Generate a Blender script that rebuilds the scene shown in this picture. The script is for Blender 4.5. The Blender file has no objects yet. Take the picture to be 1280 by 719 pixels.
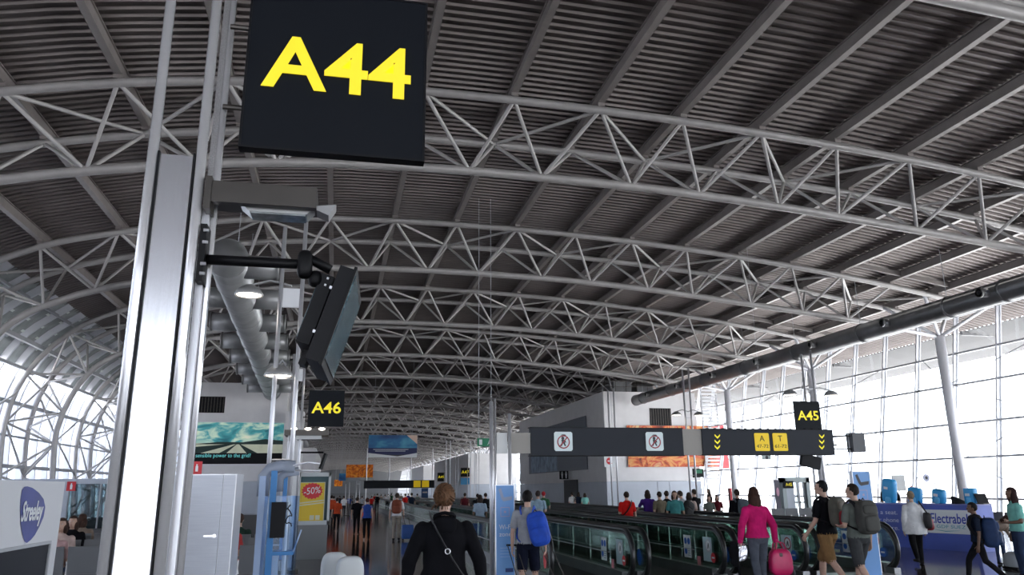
import bpy, bmesh, math, random
import numpy as np
from mathutils import Vector, Matrix, noise, kdtree
random.seed(7)
C = bpy.data.collections.new('scene'); bpy.context.scene.collection.children.link(C)
C = bpy.context.scene.collection
# ---------------------------------------------------------------- camera, world, exposure
FPX = 951.0; PITCH = math.radians(14.76); YAW = math.radians(12.83); ROLL = -math.atan(38/3610); EYE = 1.7
FW = np.array([math.sin(YAW)*math.cos(PITCH), math.cos(YAW)*math.cos(PITCH), math.sin(PITCH)])
_r = np.array([math.cos(YAW), -math.sin(YAW), 0.0]); _u = np.cross(_r, FW)
RT = math.cos(ROLL)*_r + math.sin(ROLL)*_u; UP = np.cross(RT, FW)
cd = bpy.data.cameras.new('camera'); cam = bpy.data.objects.new('camera', cd); C.objects.link(cam)
cd.lens = FPX/1280*36; cd.sensor_width = 36; cd.clip_end = 1500; cd.clip_start = 0.05
M = Matrix.Identity(4)
for i in range(3):
    M[i][0] = RT[i]; M[i][1] = UP[i]; M[i][2] = -FW[i]
M[2][3] = EYE
cam.matrix_world = M
bpy.context.scene.camera = cam
vs = bpy.context.scene.view_settings
vs.view_transform = 'Standard'; vs.look = 'None'; vs.gamma = 1; vs.use_curve_mapping = False
vs.exposure = 0.2
w = bpy.data.worlds.new('sky'); bpy.context.scene.world = w; w.use_nodes = True
bg = w.node_tree.nodes['Background']; bg.inputs[0].default_value = (0.86, 0.91, 1.0, 1); bg.inputs[1].default_value = 6.0
sl = bpy.data.lights.new('sun', 'SUN'); sun = bpy.data.objects.new('sun', sl); C.objects.link(sun)
sl.energy = 38; sl.angle = math.radians(1.5); sl.color = (1.0, 0.95, 0.88)
sun.rotation_euler = Vector((-.42, -.38, -1.0)).to_track_quat('-Z', 'Y').to_euler()

# measured photograph point -> world plane (used only to read dimensions off the photograph)
def _ray(x, y): return FW + RT*(x-640)/FPX - UP*(y-359.5)/FPX
def onY(x, y, Y): d = _ray(x, y); t = Y/d[1]; return Vector((d[0]*t, Y, d[2]*t+EYE))
def onX(x, y, X): d = _ray(x, y); t = X/d[0]; return Vector((X, d[1]*t, d[2]*t+EYE))
def onZ(x, y, Z=0.0): d = _ray(x, y); t = (Z-EYE)/d[2]; return Vector((d[0]*t, d[1]*t, Z))

# ---------------------------------------------------------------- materials
MATS = {}
TMP = bpy.data.scenes.new('scratch')      # small scratch scene in which modifiers and lettering are evaluated
def evaluated_mesh(ob):
    TMP.collection.objects.link(ob); vl = TMP.view_layers[0]; vl.update(); dg = vl.depsgraph
    me = bpy.data.meshes.new_from_object(ob.evaluated_get(dg)); bpy.data.objects.remove(ob); return me
def mat(name, col, rough=0.5, metal=0.0, var=0.0, scale=5.0, bump=0.0, emit=None, es=1.0, stretch=None, bscale=None, spec=None):
    if name in MATS: return MATS[name]
    m = bpy.data.materials.new(name); m.use_nodes = True; nt = m.node_tree; b = nt.nodes['Principled BSDF']
    b.inputs['Base Color'].default_value = (*col, 1); b.inputs['Roughness'].default_value = rough; b.inputs['Metallic'].default_value = metal
    if spec is not None: b.inputs['Specular IOR Level'].default_value = spec
    tc = None
    if var or bump:
        tc = nt.nodes.new('ShaderNodeTexCoord'); mp = nt.nodes.new('ShaderNodeMapping'); nt.links.new(tc.outputs['Object'], mp.inputs[0])
        if stretch: mp.inputs['Scale'].default_value = stretch
    if var:
        n = nt.nodes.new('ShaderNodeTexNoise'); n.inputs['Scale'].default_value = scale; n.inputs['Detail'].default_value = 5
        nt.links.new(mp.outputs[0], n.inputs['Vector'])
        r = nt.nodes.new('ShaderNodeValToRGB'); nt.links.new(n.outputs['Fac'], r.inputs[0])
        r.color_ramp.elements[0].position = 0.3; r.color_ramp.elements[1].position = 0.7
        r.color_ramp.elements[0].color = (*[max(0, c*(1-var)) for c in col], 1); r.color_ramp.elements[1].color = (*[min(1, c*(1+var)) for c in col], 1)
        nt.links.new(r.outputs[0], b.inputs['Base Color'])
    if bump:
        n2 = nt.nodes.new('ShaderNodeTexNoise'); n2.inputs['Scale'].default_value = bscale or scale*4; n2.inputs['Detail'].default_value = 4
        nt.links.new(mp.outputs[0], n2.inputs['Vector'])
        bp = nt.nodes.new('ShaderNodeBump'); bp.inputs['Strength'].default_value = bump; bp.inputs['Distance'].default_value = 0.01
        nt.links.new(n2.outputs['Fac'], bp.inputs['Height']); nt.links.new(bp.outputs[0], b.inputs['Normal'])
    if emit:
        b.inputs['Emission Color'].default_value = (*emit, 1); b.inputs['Emission Strength'].default_value = es
    MATS[name] = m; return m
def ramp_mat(name, stops, scale=3, rough=0.6, kind='noise', stretch=(1,1,1), emit=0.0, detail=4, distort=0.0):
    m = bpy.data.materials.new(name); m.use_nodes = True; nt = m.node_tree; b = nt.nodes['Principled BSDF']; b.inputs['Roughness'].default_value = rough
    tc = nt.nodes.new('ShaderNodeTexCoord'); mp = nt.nodes.new('ShaderNodeMapping'); nt.links.new(tc.outputs['Object'], mp.inputs[0]); mp.inputs['Scale'].default_value = stretch
    n = nt.nodes.new('ShaderNodeTexNoise'); n.inputs['Scale'].default_value = scale; n.inputs['Detail'].default_value = detail; n.inputs['Distortion'].default_value = distort
    nt.links.new(mp.outputs[0], n.inputs['Vector'])
    r = nt.nodes.new('ShaderNodeValToRGB'); nt.links.new(n.outputs['Fac'], r.inputs[0]); cr = r.color_ramp
    while len(cr.elements) < len(stops): cr.elements.new(0.5)
    for e, (p, c) in zip(cr.elements, stops): e.position = p; e.color = (*c, 1)
    nt.links.new(r.outputs[0], b.inputs['Base Color'])
    if emit: nt.links.new(r.outputs[0], b.inputs['Emission Color']); b.inputs['Emission Strength'].default_value = emit
    MATS[name] = m; return m
def glass(name, tint, refl=0.1, rough=0.02):
    m = bpy.data.materials.new(name); m.use_nodes = True; nt = m.node_tree; nt.nodes.clear()
    o = nt.nodes.new('ShaderNodeOutputMaterial'); mx = nt.nodes.new('ShaderNodeMixShader'); t = nt.nodes.new('ShaderNodeBsdfTransparent'); g = nt.nodes.new('ShaderNodeBsdfGlossy')
    lw = nt.nodes.new('ShaderNodeLayerWeight'); lw.inputs['Blend'].default_value = 0.5
    pw = nt.nodes.new('ShaderNodeMath'); pw.operation = 'POWER'; pw.inputs[1].default_value = 5; nt.links.new(lw.outputs['Facing'], pw.inputs[0])
    ad = nt.nodes.new('ShaderNodeMath'); ad.operation = 'MULTIPLY_ADD'; ad.inputs[1].default_value = 0.7; ad.inputs[2].default_value = refl; ad.use_clamp = True
    nt.links.new(pw.outputs[0], ad.inputs[0])
    t.inputs[0].default_value = (*tint, 1); g.inputs['Roughness'].default_value = rough; g.inputs['Color'].default_value = (0.9, 0.95, 0.93, 1)
    nt.links.new(ad.outputs[0], mx.inputs[0]); nt.links.new(t.outputs[0], mx.inputs[1]); nt.links.new(g.outputs[0], mx.inputs[2]); nt.links.new(mx.outputs[0], o.inputs[0])
    MATS[name] = m; return m
deck_m = mat('roof_deck_metal', (0.165, 0.143, 0.137), 0.34, 0.55, 0.15, 0.6)
purl_m = mat('purlin_paint', (0.27, 0.245, 0.235), 0.40, 0.15, 0.1, 2)
tube_m = mat('truss_paint', (0.40, 0.385, 0.38), 0.38, 0.15, 0.08, 3)
strut_m = mat('strut_paint', (0.50, 0.485, 0.48), 0.38, 0.15, 0.06, 3)
lduct_m = mat('pale_duct_steel', (0.42, 0.43, 0.44), 0.4, 0.35, 0.12, 1.5, 0.12, bscale=14)
duct_m = mat('duct_steel', (0.20, 0.205, 0.215), 0.42, 0.65, 0.15, 1.5, 0.15, bscale=14)
steel_m = mat('brushed_steel', (0.62, 0.62, 0.65), 0.34, 0.55, 0.06, 6, 0.05, stretch=(40, 40, 0.6))
chrome_m = mat('polished_steel', (0.78, 0.77, 0.79), 0.2, 0.6)
dsteel_m = mat('dark_bronze_steel', (0.075, 0.068, 0.062), 0.38, 0.7, 0.1, 5)
white_m = mat('white_plaster', (0.74, 0.73, 0.74), 0.6, 0, 0.04, 1.2)
bluewall_m = mat('pale_blue_panel', (0.50, 0.54, 0.61), 0.45, 0, 0.04, 1.2)
whitepaint_m = mat('white_paint', (0.75, 0.76, 0.78), 0.4)
mull_m = mat('mullion_paint', (0.42, 0.43, 0.46), 0.45, 0.2)
palemull_m = mat('pale_mullion', (0.76, 0.77, 0.82), 0.45, 0.1)  # colour raised to paint in the bloom of bright glass around thin bars
panel_m = mat('shade_panel', (0.38, 0.41, 0.41), 0.5, 0.2, 0.2, 2)
black_m = mat('black_plastic', (0.006, 0.006, 0.008), 0.5, spec=.2)
blackmetal_m = mat('black_metal', (0.004, 0.004, 0.005), 0.5, spec=.2)
sign_m = mat('sign_charcoal', (0.008, 0.010, 0.014), 0.5, spec=.12)
band_m = mat('band_charcoal', (0.022, 0.026, 0.035), 0.5, spec=.2)
yel_m = mat('sign_yellow', (0.75, 0.62, 0.02), 0.5, emit=(0.80, 0.66, 0.02), es=0.55)
yelp_m = mat('yellow_plate', (0.80, 0.56, 0.01), 0.5, emit=(0.85, 0.58, 0.01), es=0.25)
brown_m = mat('sign_lettering_brown', (0.07, 0.05, 0.01), 0.6)
lamp_m = mat('lamp_glow', (1, 0.95, 0.85), 0.4, emit=(1.0, 0.90, 0.78), es=6)
lampgrey_m = mat('lamp_housing', (0.33, 0.33, 0.33), 0.4, 0.4)
lens_m = mat('frosted_lens', (0.55, 0.56, 0.55), 0.2)
screen_m = ramp_mat('monitor_screen', [(0.35, (0.03, 0.06, 0.075)), (0.55, (0.09, 0.16, 0.19)), (0.62, (0.25, 0.36, 0.38)), (0.68, (0.09, 0.16, 0.19))], 6, 0.15, stretch=(1, 1, 3), distort=1.5)
red_m = mat('red', (0.65, 0.03, 0.04), 0.5)
green_m = mat('exit_green', (0.01, 0.14, 0.07), 0.5, emit=(0.01, 0.25, 0.12), es=0.15)
blue_m = mat('sticker_blue', (0.02, 0.12, 0.50), 0.5)
stwhite_m = mat('sticker_white', (0.75, 0.78, 0.80), 0.5)
rubber_m = mat('handrail_rubber', (0.012, 0.012, 0.013), 0.28)
walkside_m = mat('walkway_cladding', (0.20, 0.20, 0.205), 0.35, 0.75, 0.1, 3)
wbelt_m = mat('walkway_belt', (0.05, 0.05, 0.055), 0.5, 0.4)
seat_m = mat('seat_grey', (0.16, 0.165, 0.175), 0.5)
totem_m = mat('totem_blue', (0.16, 0.36, 0.72), 0.45)
counter_m = mat('counter_blue', (0.05, 0.09, 0.42), 0.45, 0, 0.25, 0.8)
cyan_m = mat('cyan_plastic', (0.02, 0.34, 0.72), 0.4)
wglass_m = glass('walkway_glass', (0.74, 0.83, 0.79), 0.20, 0.06)
fglass_m = glass('facade_glass', (0.93, 0.96, 0.97), 0.05)
kglass_m = glass('kiosk_glass', (0.74, 0.83, 0.94), 0.02)
eglass_m = glass('end_glass', (0.72, 0.74, 0.76), 0.05)
lglass_m = glass('tinted_shell_glass', (0.42, 0.45, 0.50), 0.05)
frit_m = glass('fritted_glass', (0.115, 0.12, 0.145), 0.04)
eave_m = mat('eave_louvre_grey', (0.13, 0.13, 0.135), 0.6)

# ---------------------------------------------------------------- object helpers
def tag(o, label=None, cat=None, group=None, kind=None):
    if label: o['label'] = label
    if cat: o['category'] = cat
    if group: o['group'] = group
    if kind: o['kind'] = kind
    return o
def empty(name, loc=(0,0,0), label=None, cat=None, group=None, kind=None, parent=None):
    o = bpy.data.objects.new(name, None); C.objects.link(o); o.location = loc; o.empty_display_size = 0.2
    if parent: o.parent = parent; o.location = Vector(loc)-worg(parent)
    return tag(o, label, cat, group, kind)
def worg(p):
    v = Vector((0,0,0))
    while p: v = v+Vector(p.location); p = p.parent
    return v
class MB:
    def __init__(s): s.v = []; s.f = []; s.m = []; s.mi = 0
    def add(s, vs_, fs_):
        b = len(s.v); s.v += [tuple(v) for v in vs_]; s.f += [tuple(i+b for i in f) for f in fs_]; s.m += [s.mi]*len(fs_); return s
    def box(s, c, d, R=None):
        c = Vector(c); h = Vector(d)/2; vs_ = []
        for x in (-1,1):
            for y in (-1,1):
                for z in (-1,1):
                    p = Vector((x*h.x, y*h.y, z*h.z)); vs_.append(c+(R@p if R else p))
        return s.add(vs_, [(0,1,3,2),(4,6,7,5),(0,4,5,1),(2,3,7,6),(0,2,6,4),(1,5,7,3)])
    def box2(s, a, b): 
        a = Vector(a); b = Vector(b); return s.box((a+b)/2, [abs(q) for q in (b-a)])
    def cyl(s, p0, p1, r, n=10, r1=None, cap=True):
        p0 = Vector(p0); p1 = Vector(p1); r1 = r if r1 is None else r1; d = (p1-p0).normalized()
        a = d.orthogonal().normalized() if abs(d.z) < 0.99 else Vector((1,0,0)); b = d.cross(a)
        vs_ = []; 
        for p, q in ((p0, r), (p1, r1)):
            for i in range(n):
                t = 2*math.pi*i/n; vs_.append(p+a*math.cos(t)*q+b*math.sin(t)*q)
        fs_ = [(i, (i+1)%n, n+(i+1)%n, n+i) for i in range(n)]
        if cap: fs_ += [tuple(range(n))[::-1], tuple(range(n, 2*n))]
        return s.add(vs_, fs_)
    def tube(s, pts, r, n=8, closed=False, ry=None):
        pts = [Vector(p) for p in pts]; N = len(pts); vs_ = []; prev = None
        for i, p in enumerate(pts):
            if closed: d = pts[(i+1)%N]-pts[i-1]
            else: d = pts[min(i+1, N-1)]-pts[max(i-1, 0)]
            d.normalize()
            a = (prev-d*prev.dot(d)) if prev is not None else (Vector((0,0,1)) if abs(d.z) < 0.9 else Vector((0,1,0)))
            a = (a-d*a.dot(d)).normalized(); prev = a; b = d.cross(a); q = ry or r
            for k in range(n):
                t = 2*math.pi*k/n; vs_.append(p+a*math.cos(t)*r+b*math.sin(t)*q)
        fs_ = []
        for i in range(N if closed else N-1):
            j = (i+1)%N
            for k in range(n): fs_.append((i*n+k, i*n+(k+1)%n, j*n+(k+1)%n, j*n+k))
        if not closed: fs_ += [tuple(range(n))[::-1], tuple(range((N-1)*n, N*n))]
        return s.add(vs_, fs_)
    def se(s, c, r, e=(0.4, 0.4), R=None, nu=20, nv=12):
        def pw(a, k): return math.copysign(abs(a)**k, a)
        c = Vector(c); vs_ = []
        for j in range(nv+1):
            v = -math.pi/2+math.pi*j/nv
            for i in range(nu):
                u = 2*math.pi*i/nu
                p = Vector((r[0]*pw(math.cos(v), e[0])*pw(math.cos(u), e[1]), r[1]*pw(math.cos(v), e[0])*pw(math.sin(u), e[1]), r[2]*pw(math.sin(v), e[0])))
                vs_.append(c+(R@p if R else p))
        fs_ = [(j*nu+i, j*nu+(i+1)%nu, (j+1)*nu+(i+1)%nu, (j+1)*nu+i) for j in range(nv) for i in range(nu)]
        return s.add(vs_, fs_)
    def poly(s, pts): return s.add(pts, [tuple(range(len(pts)))])
    def prism(s, pts, ext):
        n = len(pts); e = Vector(ext); a = [Vector(p) for p in pts]
        return s.add(a+[p+e for p in a], [tuple(range(n))[::-1], tuple(range(n, 2*n))]+[(i, (i+1)%n, n+(i+1)%n, n+i) for i in range(n)])
    def lathe(s, c, prof, n=16, R=None):
        c = Vector(c); vs_ = []
        for (r, z) in prof:
            for i in range(n):
                t = 2*math.pi*i/n; p = Vector((r*math.cos(t), r*math.sin(t), z)); vs_.append(c+(R@p if R else p))
        fs_ = [(j*n+i, j*n+(i+1)%n, (j+1)*n+(i+1)%n, (j+1)*n+i) for j in range(len(prof)-1) for i in range(n)]
        return s.add(vs_, fs_)
    def build(s, name, m, parent=None, smooth=False, kind=None, label=None, loc=None):
        me = bpy.data.meshes.new(name); o0 = worg(parent) if parent else (Vector(loc) if loc else Vector((0,0,0)))
        vv = [(v[0]-o0.x, v[1]-o0.y, v[2]-o0.z) for v in s.v]
        me.from_pydata(vv, [], s.f)
        for k in (m if isinstance(m, (list, tuple)) else [m]): me.materials.append(k)
        if isinstance(m, (list, tuple)): me.polygons.foreach_set('material_index', s.m)
        if smooth: me.polygons.foreach_set('use_smooth', [True]*len(me.polygons))
        me.update()
        o = bpy.data.objects.new(name, me); C.objects.link(o)
        if parent: o.parent = parent
        elif loc: o.location = loc
        if kind: o['kind'] = kind
        if label: o['label'] = label
        return o
def inst(src, name, parent, loc, rot=None):
    o = src.copy(); o.name = name; C.objects.link(o); o.parent = parent; o.location = loc
    if rot is not None: o.rotation_euler = rot
    return o
def copy_tree(o, parent=None):
    c = o.copy(); C.objects.link(c); c.parent = parent
    for ch in list(o.children): copy_tree(ch, c)
    return c
def text(name, s, size, m, o, r, u, parent, depth=0.004, align='CENTER', width=None, shear=0.0, bold=0.0):
    cu = bpy.data.curves.new('t', 'FONT'); cu.body = s; cu.size = size; cu.align_x = align; cu.align_y = 'CENTER'; cu.extrude = depth; cu.shear = shear; cu.offset = bold; cu.resolution_u = 3
    ob = bpy.data.objects.new('t', cu); me = evaluated_mesh(ob); bpy.data.curves.remove(cu)
    r = Vector(r).normalized(); u = Vector(u).normalized(); n = r.cross(u)
    xs = [v.co.x for v in me.vertices]; k = 1
    if width and xs: k = width/(max(xs)-min(xs))
    if xs and width: cx = (max(xs)+min(xs))/2
    else: cx = 0
    base = Vector(o)-(worg(parent) if parent else Vector((0,0,0)))
    for v in me.vertices: p = v.co.copy(); v.co = base+r*(p.x-cx)*k+u*p.y+n*(p.z+depth)
    me.materials.clear(); me.materials.append(m)
    t = bpy.data.objects.new(name, me); C.objects.link(t)
    if parent: t.parent = parent
    return t
def frame_quad(mb, o, r, u, x0, y0, x1, y1, off=0.0, th=0.0):
    o = Vector(o); r = Vector(r).normalized(); u = Vector(u).normalized(); n = r.cross(u); b = o+n*off
    pts = [b+r*x0+u*y0, b+r*x1+u*y0, b+r*x1+u*y1, b+r*x0+u*y1]
    if th: mb.prism(pts, n*th)
    else: mb.poly(pts)
    return mb
def frame_poly(mb, o, r, u, pts, off=0.0, th=0.0):
    o = Vector(o); r = Vector(r).normalized(); u = Vector(u).normalized(); n = r.cross(u)
    q = [o+n*off+r*x+u*y for x, y in pts]
    if th: mb.prism(q, n*th)
    else: mb.poly(q)
    return mb
def disc(cx, cy, rx, ry=None, n=24): return [(cx+rx*math.cos(2*math.pi*i/n), cy+(ry or rx)*math.sin(2*math.pi*i/n)) for i in range(n)]
XP = (1,0,0); ZP = (0,0,1); YN = (0,-1,0)

# ================================================================ ROOF STRUCTURE
def zc(x):   # height of the upper chord
    L = [(-16.05,5.1),(-15.6,7.1),(-14.6,8.8),(-12.7,10.4),(-11.2,11.05),(-8.6,11.72),(-6.3,12.2),(-3,12.66),(0,12.86)]
    if x >= 0: return 12.86+.0244*x-.0034*x*x
    for (a, b), (c, d) in zip(L, L[1:]):
        if x <= c: t = (x-a)/(c-a); return b+(d-b)*t
Y0 = -18.0; YEND = 400.0; BAY = 11.3
def Tc(k): return 21.55+BAY*(k-1)+(.65 if k == 0 else 0)
# deck
dp = [(-13.5,10.75),(-12.6,11.15),(-11.2,11.72),(-9.9,12.05),(-8.6,12.36)]+[(x, zc(x)+.66) for x in np.arange(-7, 35.1, 1.75)]
rows = []; y = Y0
while y < YEND:
    rows += [(y, 0.0), (y+.20, 0.0), (y+.23, -.075), (y+.28, -.075)]; y += .31
mb = MB(); nx = len(dp)
for (yy, dz) in rows:
    for (x, z) in dp: mb.v.append((x, yy, z+dz))
for j in range(len(rows)-1):
    for i in range(nx-1): mb.f.append((j*nx+i, j*nx+i+1, (j+1)*nx+i+1, (j+1)*nx+i)); mb.m.append(0)
ceiling = mb.build('ceiling', deck_m, kind='structure')
# roof skin above the deck keeps daylight out
mb = MB()
for (a, b), (c, d) in zip(dp, dp[1:]): mb.add([(a, Y0, b+.25), (c, Y0, d+.25), (c, YEND, d+.25), (a, YEND, b+.25)], [(0,1,2,3)])
mb.build('roof_skin', panel_m, ceiling, kind='structure')
PX = [-.72+2.704*i for i in range(-4, 13)]
for x in PX:
    z = zc(x)+.64; h = .34; mb = MB()
    mb.box((x, (Y0+YEND)/2, z-h/2-.09), (.05, YEND-Y0, h)); mb.box((x, (Y0+YEND)/2, z-h-.09), (.20, YEND-Y0, .025)); mb.box((x, (Y0+YEND)/2, z-.09), (.20, YEND-Y0, .025))
    for s in (-1, 1):
        mb.box((x+s*.05, (Y0+YEND)/2, z-h/2-.09), (.02, YEND-Y0, h-.05))
    mb.build('purlin', purl_m, ceiling)
# nodes of the truss (x,z) along upper chord and lower chord
UPN = [(-15.75,0.1),(-15.95,2.5),(-16.05,5.1),(-15.45,7.5),(-13.75,9.65)]+[(x, zc(x)) for x in PX[0:16]]
LOWC = [(-13.9,0.1),(-14.1,2.6),(-14.2,4.8),(-13.75,6.55),(-13.1,7.75),(-12.2,8.6),(-11.1,9.15),(-9.9,9.62),(-8.5,10.0),(-6.3,10.42),(-3.5,10.83),(-.5,11.08),(3.6,11.19),(8.9,11.1),(12,10.95),(15,10.73),(19.5,10.3),(23,9.94),(26.2,9.6)]
def arc_pts(P, step=.7):
    # Catmull-Rom through P
    out = []
    Q = [P[0]]+list(P)+[P[-1]]
    for i in range(1, len(Q)-2):
        p0, p1, p2, p3 = [Vector((*q, 0)) for q in Q[i-1:i+3]]
        n = max(2, int((p2-p1).length/step))
        for k in range(n):
            t = k/n; out.append(.5*((2*p1)+(-p0+p2)*t+(2*p0-5*p1+4*p2-p3)*t*t+(-p0+3*p1-3*p2+p3)*t**3))
    out.append(Vector((*P[-1], 0))); return [(v.x, v.y) for v in out]
UC = arc_pts(UPN[:5]+[q for q in UPN[5:]]+[(30.6, zc(30.6))]); LC = arc_pts(LOWC)
def low_at_mid(a, b):
    mx, mz = (a[0]+b[0])/2, (a[1]+b[1])/2
    # closest point of lower chord along inward normal
    d = Vector((b[0]-a[0], b[1]-a[1])); n = Vector((d.y, -d.x)).normalized()
    best = min(LC, key=lambda q: abs((Vector(q)-Vector((mx, mz))).dot(d.normalized()))*3+abs((Vector(q)-Vector((mx, mz))).length-1.9))
    return best
HW = 1.55
lows = [low_at_mid(a, b) for a, b in zip(UPN, UPN[1:])]
struts = []
for i, L in enumerate(lows):
    if UPN[i+1][0] > 28.5: continue
    for s in (-1, 1):
        for N in (UPN[i], UPN[i+1]): struts.append(((L[0], 0, L[1]), (N[0], s*HW, N[1])))
for i in range(len(UPN)-1):
    s = 1 if i % 2 else -1
    struts.append(((UPN[i][0], s*HW, UPN[i][1]), (UPN[i+1][0], -s*HW, UPN[i+1][1])))
u_me = MB().tube([(x, 0, z) for x, z in UC], .125, 10); l_me = MB().tube([(x, 0, z) for x, z in LC], .14, 10)
stub = MB()
for (x, z) in UPN[5:]:
    for s in (-1, 1): stub.box((x, s*HW, z+.17), (.22, .22, .16))
ORD = ['first','second','third','fourth','fifth','sixth']
tr0 = None; K0 = -2
for k in range(K0, 34):
    lab = None
    if k < 0: lab, grp = ('steel arch truss farthest behind the camera' if k < -1 else 'steel arch truss just above and behind the camera'), 'trusses behind the camera'
    elif k < 6: lab, grp = '%s grey steel arch truss overhead counted away from the camera' % ORD[k], 'roof trusses'
    else: lab, grp = 'far steel arch truss in the dense overlapping row down the hall', 'distant roof trusses'
    t = empty('roof_truss', (0, Tc(k), 0), lab, 'truss', grp)
    det = 0 <= k <= 4
    if tr0 is None:
        tr0 = t; off = Tc(k)
        def sh(mb_, dy): n_ = MB(); n_.v = [(a, b+dy, c) for a, b, c in mb_.v]; n_.f = mb_.f; n_.m = mb_.m; return n_
        uch = sh(u_me, off).build('upper_chord', tube_m, t, True); uch.location = (0, -HW, 0); u2 = inst(uch, 'upper_chord', t, (0, HW, 0))
        lch = sh(l_me, off).build('lower_chord', tube_m, t, True)
        stb = sh(stub, off).build('purlin_seat', purl_m, t, kind='stuff')
        st1 = MB().box((0, 0, 0), (.22, .22, .16)).build('purlin_seat', purl_m, None); st_me = st1.data; bpy.data.objects.remove(st1)
        allst = MB()
        for a, b in struts: allst.cyl(a, b, .056, 6, cap=False)
        sst = sh(allst, off).build('strut', strut_m, t, True, kind='stuff'); sst['label'] = 'web of thin diagonal struts'
        det_src = []
    else:
        inst(uch, 'upper_chord', t, (0, -HW, 0)); inst(uch, 'upper_chord', t, (0, HW, 0)); inst(lch, 'lower_chord', t, (0, 0, 0))
        if not det: inst(stb, 'purlin_seat', t, (0, 0, 0))
        else:
            for (x, z) in UPN[5:]:
                for s in (-1, 1): q_ = bpy.data.objects.new('purlin_seat', st_me); C.objects.link(q_); q_.parent = t; q_.location = (x, s*HW, z+.17)
        if not det: inst(sst, 'strut', t, (0, 0, 0))
        elif not det_src:
            for a, b in struts:
                m_ = MB().cyl(a, b, .058, 8, cap=False); det_src.append(sh(m_, Tc(k)).build('strut', strut_m, t, True))
        else:
            for d in det_src: inst(d, 'strut', t, (0, 0, 0))
# short cross beams between purlins over the right end of each truss
for k in range(0, 8):
    for i in (-4, -3, -2):
        x0, x1 = PX[i], PX[i+1]
        MB().prism([(x0, Tc(k)-2.4, zc(x0)+.28), (x1, Tc(k)-2.4, zc(x1)+.28), (x1, Tc(k)-2.4, zc(x1)+.5), (x0, Tc(k)-2.4, zc(x0)+.5)], (0, .12, 0)).build('cross_beam', purl_m, ceiling)
# ---- right columns with branching heads
for k in range(-1, 30):
    y = Tc(k); near = k in (2, 3, 4)
    lab = {2: 'tall white steel column with branching head nearest on the right', 3: 'tall white steel column behind the A45 gate sign', 4: 'tall white steel column beside the right white block'}.get(k, 'white steel column in the row along the right glass wall')
    t = empty('column', (30.1, y, 0), lab, 'column', 'right side columns' if near else 'other right side columns')
    m_ = MB().cyl((30.1, y, 0), (30.1, y, 9.05), .24, 16); m_.build('shaft', palemull_m, t, True)
    for e in ((26.2, 0, 9.6), (31.9, -1.4, zc(30.6)-.1), (31.9, 1.4, zc(30.6)-.1), (28.2, -1.5, zc(28.2)), (28.2, 1.5, zc(28.2))):
        MB().cyl((30.1, y, 9.0), (e[0], y+e[1], e[2]), .09, 8).build('branch', palemull_m, t, True)
    MB().box((30.1, y, .05), (.7, .7, .1)).build('base_plate', mull_m, t)
# ================================================================ RIGHT GLASS WALL (leans outwards)
def gx(z): return 30.75+.195*z
win = empty('window_1', (30.75, 20, 0), kind='structure')
ms = []; y = 20.35-2.825*13
while y < YEND: ms.append(y); y += 2.825
ZR = [0.0, .95, 2.95, 4.7, 6.75, 8.45, 10.55]
p0 = p1 = None
for y in ms:
    if p0 is None:
        R = Matrix.Rotation(math.atan(.195), 3, 'Y'); L = 10.7
        m_ = MB().box((gx(5.3), y, 5.3), (.22, .09, L), R).box((gx(5.3)+.1, y, 5.3), (.05, .22, L), R)
        p0 = m_.build('mullion', palemull_m, win); base = Vector(p0.location); yb = y
    else: inst(p0, 'mullion', win, (0, y-yb, 0))
for z in ZR[1:]:
    MB().box((gx(z)-.02, (Y0+YEND)/2, z), (.16, YEND-Y0, .10)).build('transom', mull_m, win)
far = MB()
for zi in range(6):
    src = None
    for y in ms:
        a = [(gx(ZR[zi])+.05, y+.05, ZR[zi]), (gx(ZR[zi])+.05, y+2.775, ZR[zi]), (gx(ZR[zi+1])+.05, y+2.775, ZR[zi+1]), (gx(ZR[zi+1])+.05, y+.05, ZR[zi+1])]
        if y > 90 or y < 10: far.poly(a)
        elif src is None: src = MB().poly(a).build('pane', fglass_m, win); ys = y
        else: inst(src, 'pane', win, (0, y-ys, 0))
far.build('pane', fglass_m, win, kind='stuff')
# thin cross bracing rods beside the columns
for k in range(0, 8):
    y = Tc(k)
    for (za, zb) in ((0.95, 4.7), (4.7, 8.45)):
        for s in (-1, 1):
            MB().cyl((gx(zb)-.12, y+s*3.9, zb), (30.2, y+s*.1, (za+zb)/2), .022, 5).build('brace_rod', mull_m, win)
            MB().cyl((gx(za)-.12, y+s*3.9, za), (30.2, y+s*.1, (za+zb)/2), .022, 5).build('brace_rod', mull_m, win)
# outside sun louvres under the eaves, seen through the top row of glass
lv = empty('sun_louvre', (34, 40, 9), 'pale outside sun louvres under the eaves beyond the right glass wall', 'louvre')
mb = MB()
for i in range(14):
    x = 33.3+i*.42; mb.box((x, (Y0+YEND)/2, 9.65-.03*i), (.30, YEND-Y0, .04), Matrix.Rotation(.5, 3, 'Y'))
mb.build('louvre_blade', eave_m, lv, kind='stuff')
mb = MB()
for k in range(0, 20): mb.box((36.0, Tc(k)+1.5, 9.6), (6.2, .14, .22))
mb.build('louvre_bracket', eave_m, lv, kind='stuff')
# wall top closing strip
MB().box((33.0, (Y0+YEND)/2, 10.85), (.5, YEND-Y0, .5)).build('trim_1', palemull_m, kind='structure')

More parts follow.
